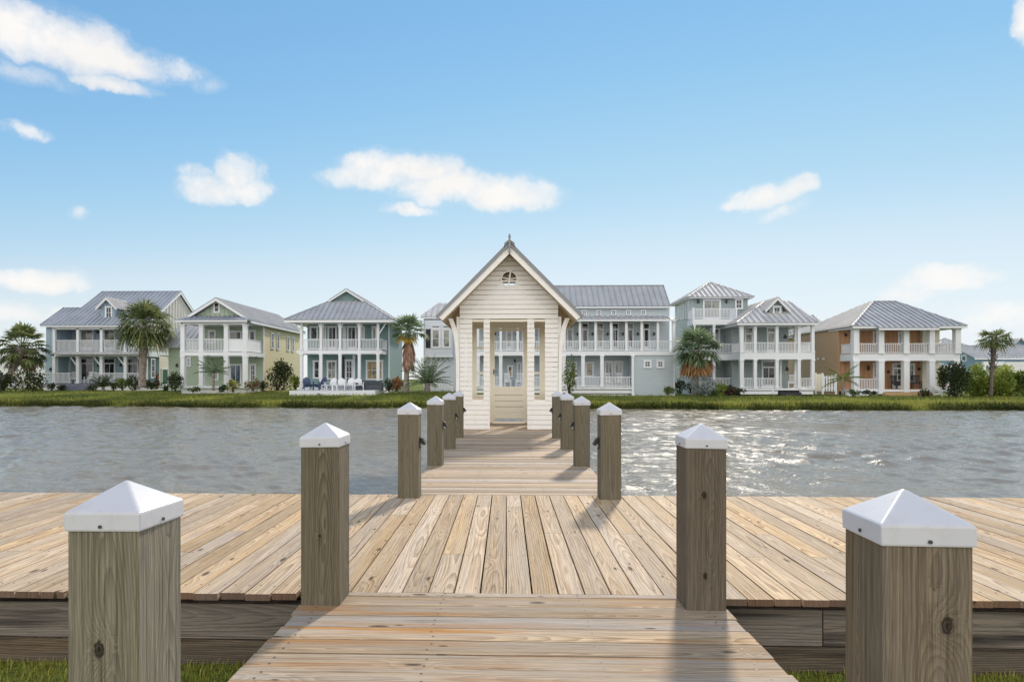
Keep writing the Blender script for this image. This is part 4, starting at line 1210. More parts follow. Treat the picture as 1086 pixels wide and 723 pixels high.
# ---- pale house half hidden left of the pavilion
def house_pale():
    h = House('house', 'pale blue-white house with a bay and one dark shutter, half hidden left of the pavilion', 'house', 57.0, 470)
    Y = h.Y
    xl = h.X(447.5); xr = h.X(489); zE = h.Z(336); ap = h.P(470.5, 321.4, 3.0)
    h.wbox('wall', xl+.15, xr, Y, Y+7, -.75, zE, M['pale_lap'])
    xe0, xe1 = h.X(446,-.4), h.X(492,-.4)
    mb = MB(); roof_plane(mb, [(xe0,Y-.4,zE),(xe1,Y-.4,zE),ap+V((.4,0,0)),ap+V((-.4,0,0))], .1); h.put('roof', mb, [M['roof_light']])
    for xe, s_ in ((xe0,-1),(xe1,1)):
        mb = MB(); roof_plane(mb, [(xe,Y-.4,zE),(xe,Y+7.4,zE),(ap.x+s_*.4,Y+4,ap.z),ap+V((s_*.4,0,0))], .1); h.put('roof', mb, [M['roof_light']])
    h.fascia_front(xe0, xe1, Y-.41, zE)
    zb0 = h.Z(377); zb1 = zE-.35
    h.wbox('bay', h.X(450.5,-.5), h.X(480,-.5), Y-.5, Y-.003, zb0, zb1, M['pale_lap'])
    h.box('bay_sill', 449.8, 480.6, zb0-.16, zb0, -.55, -.001, M['white'])
    for px in range(452, 481, 5):
        mb = MB(); x = h.X(px,-.45); mb.prism([(x-.06,Y-.5,zb0-.17),(x-.06,Y-.01,zb0-.17),(x-.06,Y-.01,zb0-.55)], (.12,0,0)); h.put('bay_bracket', mb, [M['white']])
    h.win(457.3, 467, 348.5, 369, -.5, 1, 2, 'curtain'); h.win(469, 478, 348.5, 369, -.5, 1, 2, 'curtain'); h.win(457.3, 467, 344.8, 348.3, -.5, 1, 1, trim=.05); h.win(469, 478, 344.8, 348.3, -.5, 1, 1, trim=.05)
    mb = MB(); a = h.P(451.6, 369, -.5); b2 = h.P(456.6, 349, -.5); mb.box(a.x, b2.x, a.y-.045, a.y-.002, a.z, b2.z)
    for i in range(12):
        z = a.z+.05+(b2.z-a.z-.1)*i/12; mb.box(a.x+.04, b2.x-.04, a.y-.06, a.y-.044, z, z+.05)
    h.put('shutter', mb, [M['black']])
house_pale()

# ---- pale grey house with the long balcony
def house_grey():
    h = House('house', 'long pale grey house with a six-bay balcony and five tiny square attic windows', 'house', 54.0, 600)
    Y = h.Y; pd = 2.2
    zF2 = h.Z(372.3); zB = h.Z(376.8); zF1 = h.Z(410.3); zP = h.Z(339.4)
    pl = 497.0
    xl, xr = h.X(pl), h.X(715.9)
    xw = XY(710.0, Y+pd)
    zE = h.Z(324.5, pd-.3); yr = Y+pd+2.0; zr = ZZ(303, XY(650,yr), yr)
    h.wbox('wall', xl, xw, Y+pd, Y+pd+4.4, zF1-.6, zE-.06, M['grey_lap'])
    h.gable_roof_x(xl-.1, XY(710.9, Y+pd-.35), Y+pd-.35, yr, Y+pd+4.4, zE, zr, M['roof'])
    h.fascia_front(xl-.1, XY(710.9, Y+pd-.35), Y+pd-.36, zE)
    mb = MB(); mb.prism([(xw-.03,Y+pd,zE-.1),(xw-.03,Y+pd+4.3,zE-.1),(xw-.03,yr,zr-.15)], (.028,0,0)); h.put('gable', mb, [M['grey_lap']])
    for px in (619.7, 635.1, 650.8, 666.4, 682.2, 604, 588.5, 573, 557.5, 542):
        h.win(px-2.6, px+2.6, 328.8, 334.2, pd, 2, 2, trim=.07, sash=.02)
    # porch roof
    mb = MB(); roof_plane(mb, [(xl,Y-.4,zP+.05),(h.X(717,-.4),Y-.4,zP+.05),(h.X(717,-.4)-.3,Y+pd-.004,zP+.5),(xl,Y+pd-.004,zP+.5)], .09, .46); h.put('porch_roof', mb, [M['roof_light']])
    h.fascia_front(xl, h.X(716.8,-.4), Y-.41, zP+.05)
    h.wbox('balcony_floor', xl, xr+.1, Y-.1, Y+pd-.005, zB, zF2, M['white'])
    cs = [507, 531, 549, 566, 582, 598.6, 615, 631.5, 648, 664.1, 680.4, 697.5]
    h.cols(cs, .20, zF2, zP, 0); h.cols([714.3], .24, zF2, zP, 0)
    zt = h.Z(361.6)
    al = cs + [714.3]
    for a, b2 in zip(al[:-1], al[1:]): h.rail(a+1.2, b2-1.2, zF2, zt, 0)
    for i, px in enumerate((517, 540, 557, 574, 590, 604.5, 620.5, 636.4, 652.5, 668.4, 685.5)):
        h.door(px-3.8, px+3.8, 342, 371, pd, 1 if i != 8 else 2, 1, 'curtain' if i % 2 else 'glass', transom=.42)
        h.lamp(px+8, 354, pd, .26)
    # lower floor
    h.wbox('lower_block', h.X(671.8), xr, Y-.02, Y+pd-.006, zF1-.75, zB-.003, M['grey_lap'])
    for px in (671.8, 715.2): h.box('corner_board', px-.7, px+.7, zF1-.72, zB-.005, -.06, -.021, M['white'])
    h.win(682.4, 691, 381.6, 390.2, -.02, 2, 2, trim=.11); h.win(696.2, 704.4, 381.6, 390.2, -.02, 2, 2, trim=.11)
    h.wbox('porch_floor', xl, h.X(671), Y-.1, Y+pd-.005, zF1-.18, zF1, M['white'])
    h.foundation(xl, h.X(671), Y+.25, Y+pd, zF1-.185)
    h.box('base_board', pl, 671, zF1-.52, zF1-.26, .0, .08, M['white'])
    c2 = [507, 531, 556, 577, 598, 618.2, 638.3]
    h.cols(c2, .28, zF1, zB, 0); h.cols([671], .2, zF1-.75, zB, -.1)
    zt2 = h.Z(399.3)
    al = c2 + [670.4]
    for a, b2 in zip(al[:-1], al[1:]):
        if a == 531: continue
        h.rail(a+1.6, b2-1.4, zF1, zt2, 0)
    h.win(605, 612, 383, 402, pd, 1, 2, 'curtain'); h.win(620.5, 629.8, 383.5, 399.5, pd, 1, 2, 'warmglass'); h.door(641, 650.3, 382.5, 410, pd, 2, 2, 'curtain'); h.door(651.2, 661, 382.5, 410, pd, 2, 2, 'curtain')
    h.win(538, 544, 387, 400, pd, 1, 2, 'warmglass'); h.door(548, 553, 384, 410, pd, 1, 1, 'curtain'); h.win(512, 519, 386, 402, pd, 1, 2); h.lamp(546, 382.5, pd, .3); h.win(583, 591, 386, 402, pd, 1, 2)
    return h, zF1
HG = house_grey()

# ---- sage house with the three-storey tower
def house_sage():
    h = House('house', 'sage-green house with a three-storey hipped tower and a porch block with a dormer', 'house', 55.0, 800)
    Y = h.Y; pd = 2.3
    ty = 4.2; T = Y+ty                          # tower front plane
    zF2 = h.Z(374); zB = h.Z(381); zF1 = h.Z(411.8); zE = h.Z(342.4)
    tx0, tx1 = XY(733.9, T), XY(793, T); zT = h.Z(315.0, ty); zF3 = h.Z(338.2, ty-1.8); zB3 = h.Z(344.2, ty-1.8)
    yb = T+5.8
    h.wbox('tower_wall', tx0, tx1, T, yb, -.6, zT, M['sage_lap'])
    h.wbox('tower_side_wall', tx0-.04, tx0-.001, T-.01, yb, -.6, zT-.01, M['sage_pale'])
    e = .45; apx = ((tx0+tx1)/2, (T+yb)/2, h.Z(299.2, ty+3)); ap = V(apx)
    cn = [(tx0-e,T-e,zT),(tx1+e,T-e,zT),(tx1+e,yb+e,zT),(tx0-e,yb+e,zT)]
    for i in range(4):
        mb = MB(); roof_plane(mb, [cn[i], cn[(i+1)%4], ap], .09, .46); h.put('tower_roof', mb, [M['roof_light']])
        mb = MB(); mb.bar(V(cn[i])+V((0,0,.03)), ap+V((0,0,.03)), .14, .06); h.put('hip_cap', mb, [M['roof_light']])
    h.wbox('tower_soffit', tx0-e+.04, tx1+e-.04, T-e+.04, yb+e-.04, zT-.14, zT-.095, M['white'])
    # tower balcony on top of the left porch
    bx0, bx1 = XY(734.7, T-1.8), XY(781, T-1.8)
    h.wbox('tower_balcony_floor', bx0, bx1+.15, T-1.8, T-.003, zB3, zF3, M['white'])
    zr3 = h.Z(327, ty-1.8)
    h.railw((bx0+.06, T-1.74), (bx1, T-1.74), zF3, zr3); h.railw((bx0+.06, T-1.68), (bx0+.06, T-.05), zF3, zr3); h.railw((bx1, T-1.68), (bx1, T-.05), zF3, zr3)
    for x in (bx0+.06, bx1): 
        mb = MB(); mb.box(x-.07, x+.07, T-1.81, T-1.67, zF3, zr3+.08); h.put('newel', mb, [M['white']])
    h.door(745.4, 764.4, 317, 338.6, ty, 2, 1, 'curtain', panel=.15); h.win(779.4, 787.8, 316.6, 328, ty, 2, 2)
    h.lamp(740.4, 319.6, ty); h.lamp(770.2, 319.6, ty)
    # left porch, two floors, under the balcony
    h.wbox('left_porch_floor', bx0, bx1+.1, T-1.8, T-.003, zB, zF2, M['white']); h.wbox('left_ground_floor', bx0, bx1+.1, T-1.8, T-.003, zF1-.2, zF1, M['white'])
    for px in (736, 757, 779.6):
        h.cols([px], .2, zF2, zB3, ty-1.65); h.cols([px], .22, zF1, zB, ty-1.65)
    zt2 = h.Z(364.3, ty-1.7); zt1 = h.Z(400.6, ty-1.7)
    h.rail(737.2, 755.8, zF2, zt2, ty-1.7); h.rail(758.2, 778.4, zF2, zt2, ty-1.7); h.rail(737.2, 755.8, zF1, zt1, ty-1.7); h.rail(758.2, 778.4, zF1, zt1, ty-1.7)
    h.door(752.6, 763.6, 347.5, 374, ty, 2, 1, 'curtain'); h.lamp(769.3, 356.6, ty); h.door(774, 783.5, 347.5, 374, ty, 1, 1, 'curtain')
    h.door(772.6, 784.4, 382, 411, ty, 2, 1, transom=.35); h.lamp(753.5, 389, ty)
    X = tx0-.04
    for a, b2, c, d in ((717.2,720.6,321.5,339.5),(722.3,725.6,320,338.5),(727.6,731.3,318.4,337.6),(718.4,721.8,388.5,400.5),(725,727.5,390,400)):
        h.side(X, a, b2, c, d, -1, 1, 2, 'curtain')
    # right porch block
    x0, x1 = h.X(786.2), h.X(861.7)
    wx1 = XY(836, Y+pd)
    h.wbox('wall', h.X(786.2), wx1, Y+pd, Y+9.5, -.6, zE-.05, M['sage_lap'])
    xe0, xe1 = h.X(781.8,-.5), h.X(867,-.5); rz = h.Z(319.5, 3.5); ry = Y+3.6; rx0, rx1 = XY(811, ry), XY(836.5, ry)
    mb = MB(); roof_plane(mb, [(xe0,Y-.5,zE),(xe1,Y-.5,zE),(rx1,ry,rz),(rx0,ry,rz)], .09); h.put('roof', mb, [M['roof_light']])
    for xe, rx in ((xe0,rx0),(xe1,rx1)):
        mb = MB(); roof_plane(mb, [(xe,Y-.5,zE),(xe,Y+8,zE),(rx,Y+8,rz),(rx,ry,rz)], .09); h.put('roof', mb, [M['roof_light']])
        mb = MB(); mb.bar((xe,Y-.5,zE+.03),(rx,ry,rz+.03),.15,.06); h.put('hip_cap', mb, [M['roof_light']])
    h.fascia_front(xe0, xe1, Y-.51, zE, .2)
    h.wbox('porch_soffit', xe0+.05, xe1-.05, Y-.45, Y+pd+3, zE-.2, zE-.12, M['white'])
    h.wbox('balcony_floor', x0-.15, x1+.15, Y-.13, Y+pd-.005, zB, zF2, M['white']); h.wbox('porch_floor', x0-.15, x1+.15, Y-.13, Y+pd-.005, zF1-.15, zF1, M['white'])
    cs = [786.2, 800.6, 823.6, 847, 861.7]
    h.cols([786.2], .3, zF2, zE-.2, 0); h.cols(cs[1:], .24, zF2, zE-.2, 0); h.cols([786.2], .32, zF1, zB, 0); h.cols(cs[1:], .26, zF1, zB, 0)
    h.cols([843.4], .22, zF2, zE-.2, pd-.2); h.cols([843.4], .22, zF1, zB, pd-.2)
    zt = h.Z(363); zl = h.Z(400.8)
    for a, b2 in zip(cs[:-1], cs[1:]):
        h.rail(a+1.6, b2-1.4, zF2, zt, 0)
        if a not in (823.6,): h.rail(a+1.6, b2-1.4, zF1, zl, 0)
    h.railw((x0+.02, Y+.2), (x0+.02, Y+pd+1), zF2, zt); h.railw((x1, Y+.2), (x1, Y+pd), zF2, zt)
    h.box('base_board', 785, 825, zF1-.5, zF1-.22, -.1, -.02, M['white']); h.box('base_board', 848, 862.5, zF1-.5, zF1-.22, -.1, -.02, M['white'])
    h.foundation(x0, x1, Y+.1, Y+pd, zF1-.155, 'darkstep')
    mb = MB()
    for i in range(3): mb.box(h.X(825.5), h.X(847.5), Y-.14-.32*(i+1), Y-.13-.32*i, -.7, zF1-.12-.2*(i+1))
    h.put('steps', mb, [M['darkstep']])
    h.door(789.6, 798.8, 347, 374, pd, 1, 1, 'curtain', transom=.4); h.door(813, 822.4, 347, 374, pd, 1, 1, 'curtain', transom=.3); h.lamp(832.6, 357, pd)
    h.door(807.6, 822.6, 382.2, 411.5, pd, 2, 1, transom=.42); h.lamp(834.6, 391.2, pd); h.cols([827.5], .2, zF1, zB, pd-.12, 'pilaster')
    h.dormer(816, 830, 323, 337.5, (825-2, 315.8), 1.3, 2.6, M['sage_lap'], M['roof_light'], (819.4,828.4,324.2,336.6), .5)
    mb = MB(); mb.tube([h.P(819.5,418.5,-2.5), h.P(819.5,413.5,-2.5)], .04, 6); h.put('yard_post', mb, [M['white']])  # short white post standing in front of the porch
    return h, zF1
HS = house_sage()

# ---- tan house with wide columns
def house_tan():
    h = House('house', 'tan and orange-brown house with wide pale columns and a big hipped grey roof', 'house', 55.0, 950)
    Y = h.Y; pd = 2.0
    zE = 5.66; zF2 = h.Z(375.2); zB = h.Z(382.4); zF1 = h.Z(412.8)
    x0 = h.X(906.9); x1 = h.X(1014.5)
    xw = x0-.32; xb1 = XY(979, Y+pd); yb = Y+11.0
    h.wbox('wall', xw, xb1, Y+pd, yb, -.6, zE-.05, M['tan_batten'])
    h.wbox('side_wall', xw-.04, xw-.001, Y+pd-.01, yb, -.6, zE-.06, M['tan_lap'])
    h.box('pilaster', 978.3, 984.4, zF1, zE-.1, pd-.35, pd-.002, M['cream_lap'])
    ex0, ex1 = h.X(904,-.6), h.X(1026,-.6); eb = yb+.6
    rz = h.Z(319.4, 5.0); ry = Y+5.2; rx0, rx1 = XY(926, ry), XY(950, ry)
    mb = MB(); roof_plane(mb, [(ex0,Y-.6,zE),(ex1,Y-.6,zE),(rx1,ry,rz),(rx0,ry,rz)], .1, .5); h.put('roof', mb, [M['roof']])
    mb = MB(); roof_plane(mb, [(ex0,Y-.6,zE),(ex0,eb,zE),(rx0,ry+.6,rz),(rx0,ry,rz)], .1, .5); h.put('roof', mb, [M['roof_light']])
    mb = MB(); roof_plane(mb, [(ex1,Y-.6,zE),(ex1,eb,zE),(rx1,ry+.6,rz),(rx1,ry,rz)], .1, .5); h.put('roof', mb, [M['roof']])
    mb = MB(); roof_plane(mb, [(ex0,eb,zE),(ex1,eb,zE),(rx1,ry+.6,rz),(rx0,ry+.6,rz)], .1, .5); h.put('roof', mb, [M['roof']])
    for a, b2 in (((ex0,Y-.6,zE+.03),(rx0,ry,rz+.03)),((ex1,Y-.6,zE+.03),(rx1,ry,rz+.03))):
        mb = MB(); mb.bar(a, b2, .18, .06); h.put('hip_cap', mb, [M['roof_light']])
    h.wbox('ridge_cap', rx0, rx1, ry-.1, ry+.7, rz-.02, rz+.06, M['roof'])
    mb = MB(); bx0, bx1 = h.X(932,-1), h.X(996,-1)   # middle of the eave steps forward
    roof_plane(mb, [(bx0,Y-1.0,zE-.19),(bx1,Y-1.0,zE-.19),(bx1,Y-.4,zE+.12),(bx0,Y-.4,zE+.12)], .1, .5); h.put('eave_step', mb, [M['roof']])
    h.fascia_front(ex0, ex1, Y-.61, zE, .2); h.fascia_front(bx0, bx1, Y-1.01, zE-.19, .2)
    h.wbox('porch_soffit', ex0+.1, ex1-.1, Y-.55, Y+pd+1.6, zE-.22, zE-.13, M['white'])
    for z0, z1, nm in ((zB, zF2, 'balcony_floor'), (zF1-.2, zF1, 'porch_floor')):
        xx0 = x0-.25 if nm == 'balcony_floor' else x0-.2
        h.wbox(nm, xx0, x1+.2, Y-.12, Y+pd-.012, z0, z1, M['white'])
        h.wbox(nm, xb1+.45, x1+.2, Y+pd-.008, Y+pd+2, z0, z1, M['white'])
    cs = [906.9, 933.5, 960, 987, 1014.5]
    h.cols(cs, .44, zF2, zE-.22, 0); h.cols(cs, .46, zF1-.4, zB, 0)
    xb = h.X(1014.5)
    for z0, z1 in ((zF2, zE-.22), (zF1-.3, zB)):
        mb = MB(); mb.box(xb-.2, xb+.2, Y+2.4, Y+2.8, z0, z1); h.put('column', mb, [M['cream_lap']])
    zt = h.Z(364)
    for a, b2 in zip(cs[:-1], cs[1:]): h.rail(a+2.8, b2-2.8, zF2, zt, 0, .14)
    h.railw((x0-.18, Y+.2), (x0-.18, Y+pd-.05), zF2, zt); h.railw((x1, Y+.25), (x1, Y+2.5), zF2, zt, .14)
    h.rail(909.8, 930.7, zF1-.1, h.Z(401.5), 0, .13)
    h.win(901.5, 911.5, 351.5, 370, pd, 1, 2); h.win(925.6, 930.4, 351.5, 366, pd, 1, 2); h.win(952, 958.2, 351.6, 366.5, pd, 2, 3, trim=.13)
    h.win(901, 911.5, 384, 400.5, pd, 1, 2); h.win(925.6, 930.4, 384.6, 401, pd, 1, 3, 'curtain'); h.door(946, 957.2, 384.8, 412.5, pd, 2, 3, transom=.3); h.win(963.4, 970, 385, 405, pd, 2, 3)
    h.lamp(941.8, 394, pd, .28); h.lamp(896.5, 355, pd, .28); h.lamp(920.5, 390, pd, .5); h.lamp(974, 391, pd, .28)
    for px in (868, 873.8):
        y = YX(px, xw-.04); z = ZZ(380.5, xw, y); mb = MB(); mb.box(xw-.16, xw-.042, y-.09, y+.09, z-.1, z+.1); h.put('flood_light', mb, [M['white']])
    h.side(xb1+.002, 984, 990, 352, 372, 1, 1, 1) if False else None
    mb = MB()
    for i in range(3): mb.box(h.X(937.2,-.4), h.X(987,-.4), Y-.13-.38*(i+1), Y-.125-.38*i, -.75, zF1-.03-.2*(i+1))
    h.put('steps', mb, [M['tanwood']])
    h.wbox('porch_deck', h.X(936), h.X(985), Y-.11, Y+pd-.03, zF1+.003, zF1+.02, M['tanwood'])
    mb = MB()
    for i in range(4): mb.box(h.X(893.5,.6), h.X(903.5,.6), Y+.2-.3*(i+1), Y+.195-.3*i, -.75, zF1-.2*(i+1))
    h.put('side_steps', mb, [M['white']])
    h.box('base_board', 910, 930.5, zF1-.62, zF1-.28, -.02, .06, M['white'])
    h.foundation(xw, xb1, Y+.3, Y+pd, zF1-.205, 'darkstep')
    return h, zF1
HN = house_tan()

# ---- houses further back
def house_sky():
    h = House('house', 'bright blue single-storey house behind the hedge at the right edge', 'house', 84.0, 1055)
    Y = h.Y; zE = h.Z(379.3)
    xl = h.X(1019.5); xr = h.X(1130)
    xg = h.X(1034.5)
    zr = h.Z(366.5, 4)
    yr = Y+4
    h.wbox('wall', xg, xr, Y, Y+8, -.6, zE-.05, M['sky_lap'])
    mb = MB(); mb.prism([(xg-.02,Y+.02,zE-.1),(xg-.02,Y+7.98,zE-.1),(xg-.02,yr,zr-.2)], (.03,0,0)); h.put('gable_wall', mb, [M['sky_lap']])
    h.side(xg-.022, 1019.6, 1025.4, 376.2, 383.4, -1, 1, 1, tr=.16)
    h.gable_roof_x(xg-.45, xr, Y-.5, yr, Y+8.5, zE, zr, M['roof_light'])
    h.fascia_front(xg-.5, xr, Y-.51, zE, .22)
    h.box('porch_beam', 1043, 1066, h.Z(387.5), h.Z(383.6), -1.2, -.9, M['white'])
    h.box('garage_wall', 1066.5, 1130, -.6, h.Z(384), -1.4, -.004, M['white_lap'])
    h.win(1047.5, 1065, 387.5, 397, -.0, 3, 1)
    for px in (1043.5, 1066): h.cols([px], .3, -.6, h.Z(387.5), -1.05)
    # taller part behind with a gable to the right
    B = 7.0; zE2 = h.Z(371, B)
    h.wbox('rear_wall', h.X(1066, B+.2), h.X(1140, B+.2), Y+B+1.8, Y+B+8, -.6, zE2, M['sky_lap'])
    a = h.P(1080, 359.5, B+1.8)
    x0 = h.X(1066,B+1.8); x1 = 2*a.x-x0
    mb = MB(); mb.prism([(x0,Y+B+1.8,zE2),(x1,Y+B+1.8,zE2),(a.x,Y+B+1.8,a.z)], (0,5,0)); h.put('rear_gable', mb, [M['sky_lap']])
    for xe in (x0-.6, x1+.6):
        mb = MB(); sl = (a.z-zE2)/(a.x-x0)
        roof_plane(mb, [(xe,Y+B+1.3,a.z-sl*abs(xe-a.x)+.12),(xe,Y+B+8,a.z-sl*abs(xe-a.x)+.12),(a.x,Y+B+8,a.z+.12),(a.x,Y+B+1.3,a.z+.12)], .1); h.put('rear_roof', mb, [M['roof_light']])
    mb = MB(); c0 = h.P(1057.5, 374, B); c1 = h.P(1066, 359.5, B); mb.box(c0.x, c1.x, Y+B, Y+B+1.2, c0.z, c1.z-.3); mb.box(c0.x-.15, c1.x+.15, Y+B-.15, Y+B+1.35, c1.z-.3, c1.z)
    h.put('chimney', mb, [M['sky_lap']])
house_sky()
def simple_house(label, px0, px1, Y, pyE, pyR, D, wallmat, roofmat, hip=1.5, wins=(), name='house'):
    h = House(name, label, 'house', Y, (px0+px1)/2)
    x0, x1 = h.X(px0), h.X(px1); zE = h.Z(pyE); yr = Y+D/2; zr = h.Z(pyR, D/2)
    h.wbox('wall', x0+.3, x1-.3, Y+.3, Y+D-.3, -.6, zE, M[wallmat])
    for (a, b2, c, d) in (((x0,Y,zE),(x1,Y,zE),(x1-hip,yr,zr),(x0+hip,yr,zr)),((x0,Y+D,zE),(x1,Y+D,zE),(x1-hip,yr,zr),(x0+hip,yr,zr))):
        mb = MB(); roof_plane(mb, [a, b2, c, d], .1); h.put('roof', mb, [M[roofmat]])
    for x, s_ in ((x0,1),(x1,-1)):
        if hip > .5:
            mb = MB(); roof_plane(mb, [(x,Y,zE),(x,Y+D,zE),(x+s_*hip,yr,zr)], .1); h.put('roof', mb, [M[roofmat]])
    h.fascia_front(x0, x1, Y-.01, zE)
    for (a, b2, c, d) in wins: h.win(a, b2, c, d, .3, 2, 2)
    return h
simple_house('grey-roofed house mostly hidden between the sage house and the tan house', 842, 893, 76.0, 358, 334.2, 10, 'tan_lap', 'roof_light', 1.0, ((848,854,384,404),(856,861,384,404)))
simple_house('low house with a grey hipped roof seen beyond the right end of the tan porch', 1002, 1046, 96.0, 372, 358.5, 9, 'cream_lap', 'roof_light', 3.2, ((1010,1016,378,386),))
simple_house('low white house behind the leaning palm at the left edge', -40, 41, 74.0, 378, 369, 8, 'white_lap', 'roof_light', 2.0, ((8,16,381,392),(24,32,381,392)))
simple_house('white cottage glimpsed under the right end of the tan porch', 984, 1012, 74.0, 388, 382, 7, 'white_lap', 'roof_light', 1.5, ((990,996,393,403),))
# ---------------------------------------------------------------- palms, shrubs, hedges
def groundz(x, y): return gz(x, y)
def rot_to(d):
    return V(d).normalized().to_track_quat('Z', 'Y')
def fan_leaf(mb, base, d, pet, rad, r, nl=15, droop=0.35, spread=1.5, w=0.10, bend=0.0):
    """petiole and a pleated fan blade of drooping leaflets"""
    d = V(d).normalized(); up = V((0,0,1))
    sd_ = d.cross(up)
    if sd_.length < .1: sd_ = V((1,0,0))
    sd_.normalize(); nrm = sd_.cross(d).normalized()
    hub = base + d*pet - up*(pet*0.08)
    mb.bar(base, hub, .035, .025)
    if bend:
        d = (d - up*bend).normalized(); nrm = sd_.cross(d).normalized()
    for i in range(nl):
        a = (i/(nl-1)-.5)*2*spread
        ld = (d*math.cos(a) + sd_*math.sin(a) + nrm*(0.10*((i % 2)*2-1) - 0.12)).normalized()
        L = rad*(0.72+0.28*math.cos(a))*r.uniform(.86, 1.1)
        p1 = hub + ld*L*.55; p2 = hub + ld*L*.98 - up*(droop*L*r.uniform(.35, 1.0))
        ws = ld.cross(nrm).normalized()*w*rad
        b = len(mb.v); mb.v += [hub-ws*.2, hub+ws*.2, p1+ws*.62, p1-ws*.62, p2]
        mb.face([b,b+1,b+2,b+3]); mb.face([b+3,b+2,b+4])
def pinnate(mb, base, d, L, r, nl=16, droop=.9, w=.05, ll=.5):
    d = V(d).normalized(); up = V((0,0,1)); pts = []; p = V(base); dd = d.copy(); n = 8
    for i in range(n+1):
        pts.append(p.copy()); p = p + dd*(L/n); dd = (dd - up*droop/n*(0.4+i/n)).normalized()
    mb.tube(pts, [.03*(1-i/(n+1)) + .006 for i in range(n+1)], 4, 0, False, False)
    for i in range(nl):
        t = .15 + .84*i/(nl-1); k = min(n-1, int(t*n)); q = pts[k].lerp(pts[k+1], t*n-k); tn = (pts[k+1]-pts[k]).normalized()
        s_ = tn.cross(up)
        if s_.length < .05: s_ = V((1,0,0))
        s_.normalize()
        for sg in (-1, 1):
            l = ll*(math.sin(math.pi*min(1, .12+t*.86))*.8+.25)*r.uniform(.85, 1.1)
            e = q + (s_*sg*.8 + tn*.55 - up*r.uniform(.15,.55)).normalized()*l
            m_ = q.lerp(e, .45)+up*.03*l; b = len(mb.v); ws = tn*w*.5
            mb.v += [q, m_+ws, e, m_-ws]; mb.face([b,b+1,b+2,b+3])
def trunk(mb, pts, rad, r, n=10, rough=.06):
    P = []; RR = []
    for i in range(len(pts)-1):
        a, b = V(pts[i]), V(pts[i+1]); k = max(2, int((b-a).length/.25))
        for j in range(k):
            t = j/k; P.append(a.lerp(b, t)); RR.append((rad[i]*(1-t)+rad[i+1]*t)*(1+r.uniform(-rough, rough)))
    P.append(V(pts[-1])); RR.append(rad[-1]); mb.tube(P, RR, n)
def palm(label, base, top, rads, crown, seed, leafmat, barkmat, nf=34, pet=.8, rad=.9, skirt=0, skirtmat=None, yellow=0, boots=0, elmin=-55, elmax=85, droop=.4, spread=1.5, skl=2.4, name='palm_tree', skr=.8, lw=.10, bend=0.0):
    base, top = V(base), V(top)
    root = thing(name, base, label, 'palm tree', 'palm trees on the far bank')
    r = random.Random(seed)
    mb = MB(); mid = base.lerp(top, .5) + V(crown)
    trunk(mb, [base - V((0,0,.15)), base.lerp(mid, .5), mid, top], [rads[0], rads[1], rads[1], rads[2]], r)
    tk = mb.build('trunk', [M[barkmat]], root, org=base)
    if boots:
        mb = MB()
        for i in range(boots):
            t = i/boots; p = mid.lerp(top, t*1.0-.35 if t > .35 else 0) if False else base.lerp(top, .45+.55*t)
            a = i*2.4; o = V((math.cos(a), math.sin(a), 0)); R0 = rads[2]*.95
            s_ = V((-o.y, o.x, 0))*.07
            p0 = p+o*R0*.8; p1 = p+o*(R0+.16)+V((0,0,.30))
            b = len(mb.v); mb.v += [p0-s_, p0+s_, p1+s_*.6, p1-s_*.6, p0-V((0,0,.02))+o*.05, p1+o*.03]
            mb.face([b,b+1,b+2,b+3]); mb.face([b,b+4,b+5,b+3]); mb.face([b+1,b+4,b+5,b+2])
        mb.build('leaf_base', [M[barkmat]], tk, org=base)
    mb = MB()
    for i in range(nf):
        a = i*2.399 + r.uniform(-.3, .3); t = (i+.5)/nf
        e = R(elmax + (elmin-elmax)*t**.85 + r.uniform(-8, 8))
        d = V((math.cos(a)*math.cos(e), math.sin(a)*math.cos(e), math.sin(e)))
        fan_leaf(mb, top+d*.12, d, pet*r.uniform(.8, 1.15), rad*r.uniform(.85, 1.1), r, 15, droop*(1.3-.5*math.sin(e)), spread, lw, bend)
    mb.build('crown', [M[leafmat]], root, org=base, fix=False)
    if skirt:
        mb = MB()
        for i in range(skirt):
            a = i*2.399; t = i/skirt; p = top - V((0,0,.15+t*skl*.55)); o = V((math.cos(a), math.sin(a), 0))
            d = (o*r.uniform(.35, .6)*skr - V((0,0,1))).normalized()
            fan_leaf(mb, p+o*rads[2]*.8, d, pet*.7, rad*.95*r.uniform(.8, 1.15), r, 9, .25, .55, .13)
        mb.build('dead_skirt', [M[skirtmat]], root, org=base, fix=False)
    if yellow:
        mb = MB()
        for i in range(yellow):
            a = -math.pi/2 + (i-yellow/2)*.28; d = V((math.cos(a)*.8, math.sin(a)*.8, -.35))
            fan_leaf(mb, top+d*.15, d, pet*.75, rad*.7, r, 11, .8, 1.2, .12)
        mb.build('yellow_frond', [M['leaf_yellow']], root, org=base, fix=False)
    return root
def ptx(px, py, Y):
    x = XY(px, Y); return V((x, Y, ZZ(py, x, Y)))
